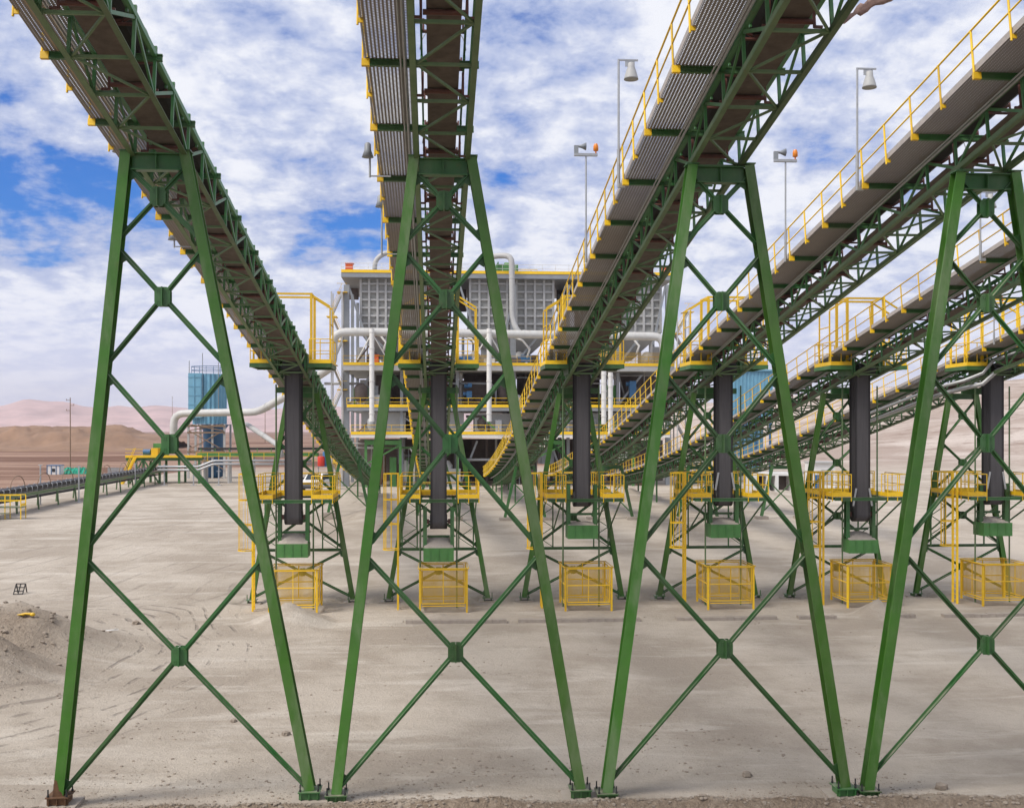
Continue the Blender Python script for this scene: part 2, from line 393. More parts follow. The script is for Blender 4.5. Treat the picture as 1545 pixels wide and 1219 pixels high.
ys = np.array([-400, -150, -60, -20, 0] + list(np.arange(8, 28, 1.2)) + list(np.arange(28, 34, .13)) + list(np.arange(34, 66, .28)) + list(np.arange(66, 175, .9)) + geo(175, 2, 1.06, 12000))
XX, YY = np.meshgrid(xs, ys); ZZ = zg(XX, YY)
nx, ny = len(xs), len(ys)
me = bpy.data.meshes.new('ground')
co = np.stack([XX.ravel(), YY.ravel(), ZZ.ravel()], 1)
ii = (np.arange(ny - 1)[:, None] * nx + np.arange(nx - 1)[None, :]).ravel()
quads = np.stack([ii, ii + 1, ii + 1 + nx, ii + nx], 1)
me.vertices.add(len(co)); me.vertices.foreach_set('co', co.ravel())
me.loops.add(quads.size); me.loops.foreach_set('vertex_index', quads.ravel())
me.polygons.add(len(quads)); me.polygons.foreach_set('loop_start', np.arange(len(quads)) * 4)
me.polygons.foreach_set('use_smooth', np.ones(len(quads), bool))
me.update(calc_edges=True)
def pt_attr(me, name, arr):
    a = me.attributes.new(name, 'FLOAT', 'POINT'); a.data.foreach_set('value', np.ascontiguousarray(arr.ravel(), dtype=np.float32))
wob = fbm(XX / 25, YY / 25, 3, 77) * 12
desert = np.maximum(sst(-XX + wob, 48, 66) * sst(YY, 40, 90), sst(YY + wob * 3, 185, 260) * (1 - sst(XX, 20, 70)))
pt_attr(me, 'desert', desert)
brown = (1 - sst(YY + fbm(XX / .8, YY / .4, 3, 15) * 1.0, 30.1, 30.5))
pile = np.clip(np.exp(-(((XX + 18.3) / 4.2) ** 2 + ((YY - 46) / 6) ** 2)) * 1.5 - .25 + fbm(XX / 2, YY / 2, 3, 66) * .6, 0, 1)
pt_attr(me, 'brown', np.clip(brown + .75 * pile, 0, 1))
pt_attr(me, 'hillside', sst(YY, 160, 260) * sst(XX, 30, 90))
def ground_mat():
    m = bpy.data.materials.new('sandy_ground'); m.use_nodes = True
    t = m.node_tree; nd = t.nodes; lk = t.links; b = nd['Principled BSDF']; b.inputs['Roughness'].default_value = .95
    b.inputs['Specular IOR Level'].default_value = .15
    g = nd.new('ShaderNodeNewGeometry')
    def noise(sc, det, rough=.6, scale=(1, 1, 1), dist=0):
        mp = nd.new('ShaderNodeMapping'); lk.new(g.outputs['Position'], mp.inputs[0]); mp.inputs['Scale'].default_value = scale
        n = nd.new('ShaderNodeTexNoise'); lk.new(mp.outputs[0], n.inputs['Vector']); n.inputs['Scale'].default_value = sc
        n.inputs['Detail'].default_value = det; n.inputs['Roughness'].default_value = rough; n.inputs['Distortion'].default_value = dist; return n.outputs['Fac']
    def mr(v, a, bb, c=0, d=1):
        r = nd.new('ShaderNodeMapRange'); r.interpolation_type = 'SMOOTHSTEP'; lk.new(v, r.inputs[0])
        for i, q in enumerate((a, bb, c, d)): r.inputs[i + 1].default_value = q
        return r.outputs[0]
    def mix(f, a, c, bt='MIX'):
        x = nd.new('ShaderNodeMix'); x.data_type = 'RGBA'; x.blend_type = bt
        for i, v in ((0, f), (6, a), (7, c)):
            if hasattr(v, 'links'): lk.new(v, x.inputs[i])
            elif i == 0: x.inputs[0].default_value = v
            else: x.inputs[i].default_value = (*v, 1)
        return x.outputs[2]
    def M(op, a, bb=None):
        n = nd.new('ShaderNodeMath'); n.operation = op
        for i, v in enumerate((a, bb)):
            if v is None: continue
            if hasattr(v, 'links'): lk.new(v, n.inputs[i])
            else: n.inputs[i].default_value = v
        return n.outputs[0]
    def attr(n):
        a = nd.new('ShaderNodeAttribute'); a.attribute_name = n; return a.outputs['Fac']
    c = mix(mr(noise(.16, 7, .65), .38, .62), (.415, .352, .285), (.565, .495, .412))
    c = mix(mr(noise(.35, 6, .65, (.35, 1.6, 1), .4), .52, .68, 0, .75), c, (.66, .595, .51))       # pale dragged streaks
    c = mix(mr(noise(1.1, 6, .7, (.5, 1.3, 1)), .55, .75, 0, .55), c, (.36, .305, .245))
    c = mix(mr(noise(28, 3, .7), .58, .72, 0, .55), c, (.24, .205, .17))                # grit
    c = mix(mr(noise(9, 4, .7), .62, .72, 0, .5), c, (.27, .23, .19))
    c = mix(mr(noise(55, 2, .6), .35, .65, .30, 0), c, (.22, .18, .14))
    c = mix(mr(noise(2.2, 7, .75, (1, 1, 1)), .60, .70, 0, .35), c, (.66, .60, .51))
    # wheel tracks turning round the spoil pile
    sp = nd.new('ShaderNodeSeparateXYZ'); lk.new(g.outputs['Position'], sp.inputs[0])
    dx = M('ADD', sp.outputs[0], 19.0); dy = M('SUBTRACT', sp.outputs[1], 49.0)
    dist = M('SQRT', M('ADD', M('MULTIPLY', dx, dx), M('MULTIPLY', M('MULTIPLY', dy, dy), .45)))
    wob_ = M('MULTIPLY', noise(.07, 2), 5.0)
    rr = M('ADD', dist, wob_)
    tr = M('ABSOLUTE', M('SUBTRACT', M('FRACT', M('MULTIPLY', rr, 1.25)), .5))
    trk = M('MULTIPLY', mr(tr, 0.05, .16, 1, 0), M('MULTIPLY', mr(dist, 4.5, 6.5), mr(dist, 9, 13, 1, 0)))
    trk = M('MULTIPLY', trk, mr(noise(.55, 4, .7), .46, .6))
    # straight wheel tracks on the slope behind, running away to the right
    ln = M('ADD', M('MULTIPLY', sp.outputs[0], .95), M('MULTIPLY', sp.outputs[1], -.31))
    l2 = M('ABSOLUTE', M('SUBTRACT', M('FRACT', M('MULTIPLY', M('ADD', ln, wob_), .55)), .5))
    trk2 = M('MULTIPLY', mr(l2, .04, .12, 1, 0), M('MULTIPLY', mr(sp.outputs[1], 56, 64), mr(sp.outputs[0], -9, -4, 1, 0)))
    trk2 = M('MULTIPLY', trk2, mr(noise(.3, 4), .42, .62))
    allt = M('MAXIMUM', trk, M('MULTIPLY', trk2, .5))
    c = mix(M('MULTIPLY', allt, .62), c, (.23, .195, .165))
    dsr = mix(mr(noise(.02, 6, .6, (.22, 1.0, 1), .6), .42, .58), (.17, .092, .062), (.345, .222, .160))
    dsr = mix(mr(noise(.035, 5, .6, (.15, 1.2, 1)), .6, .72, 0, .7), dsr, (.46, .36, .28))
    dsr = mix(mr(noise(.6, 5, .7), .6, .7, 0, .6), dsr, (.12, .075, .055))
    c = mix(attr('desert'), c, dsr)
    hl = mix(mr(noise(.035, 8, .7, (.5, .8, 1.2), .8), .4, .6), (.38, .30, .25), (.55, .47, .41))
    hl = mix(mr(noise(.25, 6, .7, (.5, .6, 2)), .52, .66, 0, .75), hl, (.27, .20, .16))
    hl = mix(mr(noise(.9, 5, .75), .55, .68, 0, .6), hl, (.22, .165, .135))
    hl = mix(mr(noise(.45, 6, .75), .60, .7, 0, .7), hl, (.66, .58, .50))
    c = mix(attr('hillside'), c, hl)
    br = mix(mr(noise(5, 6, .7), .4, .65), (.19, .135, .09), (.33, .25, .18))
    c = mix(M('MULTIPLY', attr('brown'), .8), c, br)
    lk.new(c, b.inputs['Base Color'])
    h = M('ADD', M('MULTIPLY', noise(3.0, 8, .7), .7), M('MULTIPLY', noise(14, 5, .7), .35))
    h = M('SUBTRACT', h, M('MULTIPLY', allt, .5))
    h = M('ADD', h, M('MULTIPLY', M('MULTIPLY', attr('brown'), noise(9, 4, .6)), 1.1))
    bp = nd.new('ShaderNodeBump'); lk.new(h, bp.inputs['Height']); bp.inputs['Strength'].default_value = 1.0; bp.inputs['Distance'].default_value = .14
    lk.new(bp.outputs[0], b.inputs['Normal'])
    return m
me.materials.append(ground_mat())
go = link(bpy.data.objects.new('ground', me)); tag(go, kind='structure')

def ridge(name, Y, prof, depth, m, seed):
    """a range of hills: profile by photo azimuth, with rounded depth and rough flanks"""
    xs_ = [p[0] for p in prof]; hs = [p[1] for p in prof]
    n = 420; px_ = np.linspace(xs_[0], xs_[-1], n); hh = np.interp(px_, xs_, hs)
    rows = 44; vs = []
    for j in range(rows):
        t = j / (rows - 1) * 2 - 1
        prof_ = (1 - abs(t)) ** 1.15
        for i in range(n):
            q = P(px_[i], HY, Y)
            yy = Y + t * depth; X = q.x * yy / Y if t < 0 else q.x
            hp = (HY - hh[i]) / F * Y + CAMZ
            nz = float(fbm(np.array([X / (depth * .28)]), np.array([yy / (depth * .28)]), 5, seed)[0])
            vs.append((X, yy, max(hp * prof_ * (1 + .0 * nz) + hp * nz * 1.7 * (1 - prof_ * .9) * prof_ * 2, -1) + (-1 if prof_ < .02 else 0)))
    fs = [(j * n + i, j * n + i + 1, (j + 1) * n + i + 1, (j + 1) * n + i) for j in range(rows - 1) for i in range(n - 1)]
    mb = MB(); mb.add(vs, fs, True); o = mb.build(name, m); tag(o, kind='structure'); return o
MTN = mat('mountain_rock', (.50, .345, .32), .95, var=.30, scale=.006, bump=.5)
MESA = mat('mesa_earth', (.25, .155, .10), .95, var=.30, scale=.06, bump=.6)
ridge('mountains', 6500, [(-1600, 600), (-900, 596), (-500, 612), (-200, 606), (0, 609), (22, 606), (40, 603), (55, 606), (75, 609), (100, 610), (125, 616), (150, 618), (175, 615),
      (200, 617), (232, 612), (260, 614), (300, 618), (345, 612), (390, 614), (440, 610), (520, 615), (700, 620), (900, 612), (1100, 618), (1300, 612), (1500, 604), (1700, 600), (2600, 596)], 1800, MTN, 50)
ridge('hills', 620, [(-700, 645), (-300, 642), (-60, 642), (0, 642), (60, 641), (110, 639.5), (165, 638), (183, 640), (197, 646), (212, 653), (235, 656), (255, 657)], 60, MESA, 60)

# ------------------------------------------------------------------ conveyors
XK = [-7.41, .20, 7.85, 15.55, 23.12, 30.60]
WHICH = ['leftmost', 'second from left', 'third from left', 'fourth from left', 'fifth from left', 'rightmost']
Y0, Y1 = 9.0, 140.0
def zc(Y):       # underside of the bottom chords
    if Y <= 77: return 17.56 - .160 * (Y - 31)
    d = Y - 77; return 17.56 - .160 * 46 - .160 * d + .00080 * d * d
def slope(Y): return .160 if Y <= 77 else .160 - .0016 * (Y - 77)
def C(x, Y, z):
    s = slope(Y); k = math.hypot(1, s); return Vector((x, Y + z * s / k, zc(Y) + z / k))
PAN = 1.85
st0 = 31 - 12 * PAN + .15
STN_ = []
y = st0
while y < Y1: STN_.append(y); y += PAN
zend = gz(0, Y1)
def conveyor(k):
    root = thing('inclined_conveyor', (XK[k], Y1, zend), '', 'conveyor', 'inclined conveyors side by side')
    O = (0, Y1, zend)
    ns = len(STN_)
    for sx in (-1, 1):
        m = MB(); m2 = MB(); m3 = MB()
        for i in range(ns - 1):
            a, b = STN_[i], STN_[i + 1]
            m.angle(C(sx * .70, a, .07), C(sx * .70, b, .07), .14, t=.02)
            m2.bar(C(sx * .70, a, 1.08), C(sx * .70, b, 1.08), .10, .14)
            bot = (i % 2 == 0)
            p, q = (C(sx * .70, a, .10), C(sx * .70, b, 1.02)) if bot else (C(sx * .70, a, 1.02), C(sx * .70, b, .10))
            m3.bar(p, q, .05, .085)
            m3.bar(C(sx * .705, a, .08), C(sx * .705, a, 1.02 if sx < 0 else 1.30), .075, .075)
        m.build('bottom_chord', GD, root, O); m2.build('top_chord', GT, root, O); m3.build('side_lattice', GT, root, O)
    m = MB()
    for i in range(ns - 1):
        a, b = STN_[i], STN_[i + 1]
        m.bar(C(-.64, a, .05), C(.64, a, .05), .075, .075)
        s1 = 1 if i % 2 else -1
        m.bar(C(-.62 * s1, a, .055), C(.62 * s1, b, .055), .055, .055)
    m.build('bottom_lattice', GD, root, O)
    # belts
    m = MB()
    for i in range(0, ns - 1):
        a, b = STN_[i], STN_[i + 1]
        pr = [(-.40, 1.60), (-.17, 1.45), (.17, 1.45), (.40, 1.60)]
        vs = []
        for Yq in (a, b):
            vs += [C(x, Yq, z) for x, z in pr] + [C(x, Yq, z + .02) for x, z in pr]
        fs = []
        for j in range(3): fs += [(j, 8 + j, 9 + j, j + 1), (4 + j, 5 + j, 13 + j, 12 + j)]
        fs += [(0, 4, 12, 8), (3, 11, 15, 7)]
        m.add(vs, fs)
    m.build('carrying_belt', DKB, root, O)
    m = MB()
    for i in range(0, ns - 1):
        a, b = STN_[i], STN_[i + 1]
        if a < 60.5 < b + .6 and a > 57.8:
            if m.v: m.build('return_belt', RBELT, root, O); m = MB()
            continue
        m.hexa([C(-.385, a, .62), C(.385, a, .62), C(.385, b, .62), C(-.385, b, .62), C(-.385, a, .64), C(.385, a, .64), C(.385, b, .64), C(-.385, b, .64)])
    m.build('return_belt', RBELT, root, O)
    # stringers along the belt
    for sx in (-1, 1):
        m = MB()
        for i in range(ns - 1):
            m.bar(C(sx * .52, STN_[i], 1.30), C(sx * .52, STN_[i + 1], 1.30), .05, .16)
            m.bar(C(sx * .52, STN_[i], 1.14), C(sx * .52, STN_[i], 1.24), .06, .06)
        m.build('stringer', GT, root, O)
    # idlers
    mi = MB()
    mi.bar((-.50, 0, -.06), (.50, 0, -.06), .08, .05)
    for sx in (-1, 1): mi.bar((sx * .47, 0, -.05), (sx * .47, 0, .26), .05, .04, (0, 1, 0))
    mi.tube((-.17, 0, .02), (.17, 0, .02), .055, 8)
    for sx in (-1, 1): mi.tube((sx * .19, 0, .03), (sx * .44, 0, .19), .055, 8)
    mei = mi.mesh('idler', RED)
    mr_ = MB(); mr_.tube((-.46, 0, 0), (.46, 0, 0), .065, 8)
    for sx in (-1, 1): mr_.bar((sx * .50, 0, -.14), (sx * .50, 0, .50), .06, .05, (0, 1, 0)); mr_.bar((sx * .50, 0, -.12), (sx * .68, 0, -.12), .06, .05)
    mer = mr_.mesh('return_idler', RED)
    for i in range(ns - 1):
        c = C(0, STN_[i] + .9, 1.40) - Vector(O); o_ = inst(mei, 'idler', root, c); o_.rotation_euler = (-math.atan(slope(STN_[i])), 0, 0)
        if i % 2 == 0:
            c = C(0, STN_[i] + .5, .55) - Vector(O); o_ = inst(mer, 'return_idler', root, c); o_.rotation_euler = (-math.atan(slope(STN_[i])), 0, 0)
    # arched hoops over the belt
    mh = MB(); mh.path([(.56 * math.cos(math.pi * t / 12), 0, .62 * math.sin(math.pi * t / 12)) for t in range(13)], .014, 5)
    meh = mh.mesh('belt_hoop', GAL)
    for i in range(1, ns - 1, 3):
        inst(meh, 'belt_hoop', root, C(0, STN_[i], 1.38) - Vector(O))
    # walkway
    mbm = MB(); mbm.ibeam((-1.78, 0, .01), (.88, 0, .01), .09, .17); meb = mbm.mesh('walkway_beam', G)
    myb = MB(); myb.box(-1.98, -.048, -.08, -1.782, .048, .10); mey = myb.mesh('beam_end', Yl)
    mpo = MB(); mpo.tube((0, 0, -.16), (0, 0, 1.12), .030, 6); mepo = mpo.mesh('post', Yl)
    mbr = MB(); mbr.bar((0, 0, -.05), (.13, 0, -.05), .04, .11); mepb = mbr.mesh('post_bracket', Yl)
    WZ = 1.13
    mesh_panels = {}
    rail = MB(); toe = MB(); toe2 = MB()
    for i in range(ns - 1):
        a, b = STN_[i], STN_[i + 1]
        for zz, r in ((WZ + 1.10, .029), (WZ + .56, .025)):
            rail.tube(C(-1.95, a, zz), C(-1.95, b, zz), r, 6, cap=False)
        toe.bar(C(-1.90, a, WZ + .09), C(-1.90, b, WZ + .09), .02, .17)
        toe2.bar(C(-.80, a, WZ + .05), C(-.80, b, WZ + .05), .02, .09)
    cdm = MB()
    for i in range(ns - 1): cdm.tube(C(-.92, STN_[i], .86), C(-.92, STN_[i + 1], .86), .04, 6, cap=False); cdm.tube(C(-1.02, STN_[i], .87), C(-1.02, STN_[i + 1], .87), .025, 6, cap=False)
    cdm.build('cable_conduit', GAL, root, O)
    hr = rail.build('handrail', Yl, root, O); toe.build('toe_plate', GRYP, root, O); toe2.build('toe_plate', GRYP, root, O)
    for i in range(ns - 1):
        a = STN_[i]; rot = (-math.atan(slope(a)), 0, 0)
        p = inst(mepo, 'post', hr, C(-1.95, a, WZ) - Vector(O)); p.rotation_euler = rot
        if i % 2 == 0:
            bm_ = inst(meb, 'walkway_beam', root, C(0, a, 1.0) - Vector(O)); bm_.rotation_euler = rot
            ye = inst(mey, 'beam_end', bm_)
            b = STN_[min(i + 2, ns - 1)]; L_ = (C(0, b, 0) - C(0, a, 0)).length
            key = round(L_, 2)
            if key not in mesh_panels:
                mp_ = MB(); mp_.box(-1.88, .004, 0, -.765, L_ - .004, .035); mesh_panels[key] = mp_.mesh('walkway_panel', GRATE)
            mid = math.atan2(zc(b) - zc(a), b - a)
            w_ = inst(mesh_panels[key], 'walkway_panel', root, C(0, a, WZ - .02) - Vector(O)); w_.rotation_euler = (mid, 0, 0)
        else:
            pb = inst(mepb, 'bracket', p); 
    # lugs beside bend pulleys, and platform round them
    pul = MB(); pul.lathe([(.30, -.46), (.31, -.44), (.31, .44), (.30, .46)], (0, 0, 0), 16, 'x'); pul.tube((-.72, 0, 0), (.72, 0, 0), .05, 8)
    mpul = pul.mesh('bend_pulley', BLK)
    for yy in (59.15, 60.95):
        inst(mpul, 'bend_pulley', root, Vector((0, yy, zc(60) + .50)) - Vector(O))
    ztop = 13.62
    dk = MB()
    for sx in (-1, 1):
        xa, xb = sorted((sx * .86, sx * 2.10))
        dk.box(xa, 58.7, ztop - .22, xb, 58.82, ztop - .03); dk.box(xa, 61.2, ztop - .22, xb, 61.32, ztop - .03)
        dk.box(xa, 58.84, ztop - .20, xa + .1, 61.18, ztop - .03); dk.box(xb - .1, 58.84, ztop - .20, xb, 61.18, ztop - .03)
        dk.box(xa, 58.7, ztop - .028, xb, 61.32, ztop)
    dk.box(-.84, 58.9, ztop - .5, -.78, 61.1, ztop + .5); dk.box(.78, 58.9, ztop - .5, .84, 61.1, ztop + .5)
    dk.box(-1.1, 61.3, zc(60) - .75, 1.1, 61.45, zc(60) - .45)
    dk.build('bend_platform', G, root, O)
    for sx in (-1, 1):
        gr = MB(); xa, xb = sx * .95, sx * 2.06
        ring = [(xa, 58.74), (xb, 58.74), (xb, 61.28), (xa, 61.28)]
        for zz, r in ((1.25, .026), (.65, .02)):
            gr.path([(x_, y_, ztop + zz) for x_, y_ in ring], r, 6)
        gr.bar((xa, 58.72, ztop + .10), (xb, 58.72, ztop + .10), .02, .2); gr.bar((xb, 58.74, ztop + .10), (xb, 61.28, ztop + .10), .02, .2)
        for x_, y_ in ring + [(xb, 60.0), ((xa + xb) / 2, 58.74)]: gr.tube((x_, y_, ztop - .1), (x_, y_, ztop + 1.25), .026, 6)
        gr.build('platform_railing', Yl, root, O)
    hf = MB()
    for yy in (59.2, 60.8):
        for sx in (-1, 1):
            hf.bar((sx * 1.0, yy, ztop), (sx * 1.0, yy, 17.2), .13, .13); hf.bar((sx * 1.97, yy, ztop), (sx * 1.97, yy, 16.55), .07, .07)
            hf.bar((sx * 1.0, yy, 17.2), (sx * 1.97, yy, 16.6), .07, .09)
        hf.bar((-1.06, yy, 17.25), (1.06, yy, 17.25), .1, .1)
    for sx in (-1, 1): hf.bar((sx * 1.0, 59.27, 17.26), (sx * 1.0, 60.73, 17.26), .08, .08); hf.bar((sx * 1.97, 59.24, 15.7), (sx * 1.97, 60.76, 15.7), .05, .05)
    hf.build('hoist_frame', Yl, root, O)
    # tail frame, short legs at the low end
    tl = MB()
    for sx in (-1, 1):
        for yy in (120.0, 131.0, 138.5):
            tl = MB(); tl.bar((sx * .72, yy, gz(0, yy) - .3), (sx * .72, yy, zc(yy) + .02), .16, .16, (0, 1, 0)); tl.build('tail_leg', G, root, O)
    return root
conv0 = conveyor(0)
CONV = [conv0] + [dup(conv0) for _ in range(5)]
CL = ['leftmost green inclined conveyor, passing overhead through the top left corner',
      'green inclined conveyor coming straight at the viewer, walkway on its left with a yellow edge',
      'green inclined conveyor with a tall floodlight pole and the two-lane steel truss left of the right-hand trestles',
      'green inclined conveyor running through the upper right corner with a floodlight pole on its walkway',
      'green inclined conveyor seen almost level behind the right-hand trestle, second lowest of the set',
      'lowest green inclined conveyor at the right, with grey pipes slung beneath it']
for k, o in enumerate(CONV):
    o.location.x = XK[k]; o['label'] = CL[k]
CONV[2]['label'] = 'green inclined conveyor carrying the tallest floodlight pole, just right of the photo centre'

# ------------------------------------------------------------------ front trestles
def xbrace(parent, X, Yp, levels, legx, size, goff=.0, gus=(.42, .52), gmat=G, bm=G):
    """crossed braces between two legs; legx(z) gives (left, right)"""
    for (za, zb) in levels:
        la, ra = legx(za); lb, rb = legx(zb)
        wa, wb = ra - la, rb - lb
        t = wa / (wa + wb); zc_ = za + (zb - za) * t; xc_ = la + (rb - la) * t
        for (p, q) in (((la, za), (xc_, zc_)), ((ra, za), (xc_, zc_)), ((lb, zb), (xc_, zc_)), ((rb, zb), (xc_, zc_))):
            d = Vector((q[0] - p[0], 0, q[1] - p[1])); ln = d.length; d.normalize()
            a = Vector((p[0], Yp, p[1])) + d * size * .15; b = Vector((q[0], Yp, q[1])) - d * gus[0] * .38
            m = MB(); m.bar(a, b, .016, size, (-d.z, 0, d.x)); fo = Vector((0, -size * .34 - .009, 0)); m.bar(a + fo, b + fo, size * .68, .018, (-d.z, 0, d.x)); m.bar(a - fo, b - fo, size * .68, .018, (-d.z, 0, d.x))
            m.build('brace', bm, parent, parent.location)
        for zz, sgn in ((za, 1), (zb, -1)):
            l_, r_ = legx(zz)
            for xq, sx in ((l_, 1), (r_, -1)):
                n_ = MB(); n_.prism([(xq, Yp - .007, zz - sgn * .10), (xq + sx * .16, Yp - .007, zz + sgn * .10), (xq + sx * .16, Yp - .007, zz + sgn * .26), (xq, Yp - .007, zz + sgn * .36)][::1 if sx * sgn > 0 else -1], (0, .014, 0))
                n_.build('node_plate', bm, parent, parent.location)
        g = MB(); w, h = gus[0] / 2, gus[1] / 2; e = .09
        pl = [(-w + e, -h), (w - e, -h), (w, -h + e * 1.2), (w, h - e * 1.2), (w - e, h), (-w + e, h), (-w, h - e * 1.2), (-w, -h + e * 1.2)]
        for yy in (-size / 2 - .034, size / 2 + .022):
            g.prism([(xc_ + a, Yp + yy + .012, zc_ + b) for a, b in pl], (0, -.012, 0))
        for bx in (-.34, -.2, .2, .34):
            for bz_ in (-.36, -.24, .24, .36): g.tube((xc_ + bx * gus[0], Yp - size / 2 - .05, zc_ + bz_ * gus[1]), (xc_ + bx * gus[0], Yp - size / 2 - .032, zc_ + bz_ * gus[1]), .014, 6)
        g.box(xc_ - .016, Yp - size / 2 - .13, zc_ - h, xc_ + .016, Yp - size / 2 - .035, zc_ + h)
        g.box(xc_ - .016, Yp - size / 2 - .018, zc_ - h, xc_ + .016, Yp + size / 2 + .018, zc_ + h)
        g.build('gusset', gmat, parent, parent.location)

YT = 31.0
TPX = [((192, 230), (280, 230), (91, 1195), (468, 1192)), ((625, 238), (711, 238), (508, 1191), (875, 1191)),
       ((1043.5, 250), (1128, 250), (915, 1190), (1273, 1187)), ((1446, 261), (1528, 261), (1308, 1186), (1664, 1183))]
TLAB = ['green A-frame trestle under the leftmost conveyor, with a rusty left foot',
        'green A-frame trestle left of centre, straddling the conveyor seen end on',
        'green A-frame trestle right of centre, under the conveyor with the tallest floodlight pole',
        'green A-frame trestle at the right edge, its right foot outside the photo']
RUST = mat('rusty_green_steel', (.13, .065, .03), .8, var=.5, scale=5)
for k, (tl_, tr_, bl_, br_) in enumerate(TPX):
    a, b, c, d = [P(*q, YT) for q in (tl_, tr_, bl_, br_)]
    zt = 17.50
    base = Vector(((c.x + d.x) / 2, YT, min(c.z, d.z)))
    root = thing('support_trestle', base, TLAB[k], 'trestle', 'front row of A-frame trestles')
    zb = (c.z + d.z) / 2
    def legx(z, a=a, b=b, c=c, d=d, zb=zb):
        t = (z - zb) / (a.z - zb); return c.x + (a.x - c.x) * t, d.x + (b.x - d.x) * t
    for s_ in (0, 1):
        m = MB(); p = Vector((legx(zb)[s_], YT, zb)); q = Vector((legx(a.z)[s_], YT, a.z))
        m.ibeam(p, q, .275, .40, (0, 1, 0), .026, .02)
        lg = m.build('leg', GL, root, base)
        fp = MB(); fp.box(p.x - .30, YT - .32, zb - .03, p.x + .30, YT + .32, zb)
        for xx in (-.22, 0, .22): fp.box(p.x + xx - .012, YT - .31, zb - .22, p.x + xx + .012, YT + .30, zb - .032)
        fp.box(p.x - .28, YT - .24, zb - .22, p.x + .28, YT - .21, zb - .032)
        fp.build('base_plate', RUST if (k == 0 and s_ == 0) else G, root, base)
        for xx in (-.24, .24):
            for yy in (-.25, .25): bt = MB(); bt.tube((p.x + xx, YT + yy, zb), (p.x + xx, YT + yy, zb + .20), .02, 6); bt.tube((p.x + xx, YT + yy, zb + .01), (p.x + xx, YT + yy, zb + .05), .035, 6); bt.build('anchor_bolt', BLK, root, base)
        if k == 0 and s_ == 0:
            ru = MB(); q2 = Vector((legx(zb + .45)[0], YT, zb + .45))
            ru.prism([(p.x - .139, YT - .203, zb + .001), (p.x + .139, YT - .203, zb + .001), (p.x + .10, YT - .203, zb + .10), (p.x + .03, YT - .203, zb + .17), (q2.x - .07, YT - .203, zb + .42), (q2.x - .136, YT - .203, zb + .45)], (0, .002, 0))
            ru.build('rust_patch', RUST, root, base)
        pedm = MB(); pedm.box(p.x - .5, YT - .45, zb - 1.2, p.x + .5, YT + .5, zb - .23)
        pedm.build('footing', CON, root, base)
    # cap
    xl, xr = legx(a.z - .35)
    m = MB(); m.ibeam((xl + .17, YT, a.z - .26), (xr - .17, YT, a.z - .26), .30, .46, (0, 0, 1), .03, .02)
    xm = (xl + xr) / 2; m.box(xm - .012, YT - .148, a.z - .455, xm + .012, YT - .014, a.z - .065); m.build('cap_beam', G, root, base)
    m = MB(); m.box(a.x - .17, YT - .23, a.z, a.x + .17, YT + .23, a.z + .03); m.box(b.x - .17, YT - .23, b.z, b.x + .17, YT + .23, b.z + .03)
    for q in (a, b): m.box(XK[k] + (-.76 if q is a else .66), YT - .12, a.z + .031, XK[k] + (-.66 if q is a else .76), YT + .12, zc(YT) + .02)
    m.build('bearing_plate', G, root, base)
    def zat(yp): return CAMZ - (yp - HY) / F * YT
    off = (a.z - P(625, 238, YT).z)
    lev = [(zat(1180), zat(842)), (zat(818), zat(566)), (zat(548), zat(384)), (zat(362), zat(262))]
    xbrace(root, 0, YT, lev, lambda z, f=legx: tuple(v + s * .10 for v, s in zip(f(z), (1, -1))), .145)

# ------------------------------------------------------------------ third row of small trestles
LOWT = []
def low_trestle():
    Yq = 98.0; g = gz(0, Yq)
    r = thing('low_trestle', (0, Yq, g), '', 'trestle', 'low trestles far down the conveyors')
    m0 = zc(Yq) - g
    for sx in (-1, 1):
        m = MB(); m.ibeam((sx * 1.75, 0, .25), (sx * .75, 0, m0), .24, .26, (0, 1, 0)); m.build('leg', G, r)
        f = MB(); f.box(sx * 1.75 - .5, -.5, -.4, sx * 1.75 + .5, .5, .24); f.build('footing', CON, r)
    m = MB(); m.ibeam((-.72, 0, m0 - .2), (.72, 0, m0 - .2), .2, .3); m.build('cap_beam', G, r)
    m = MB()
    m.bar((-1.65, 0, .6), (1.05, 0, 3.3), .1, .1, (0, 1, 0)); m.bar((1.65, .11, .6), (-1.05, .11, 3.3), .1, .1, (0, 1, 0))
    m.build('brace', G, r)
    return r
lt0 = low_trestle()
for k in range(6):
    o = lt0 if k == 0 else dup(lt0)
    o.location.x = XK[k]; o.location.z = gz(XK[k], 98.0)
    o['label'] = 'low green trestle on concrete blocks far down the %s inclined conveyor' % WHICH[k]

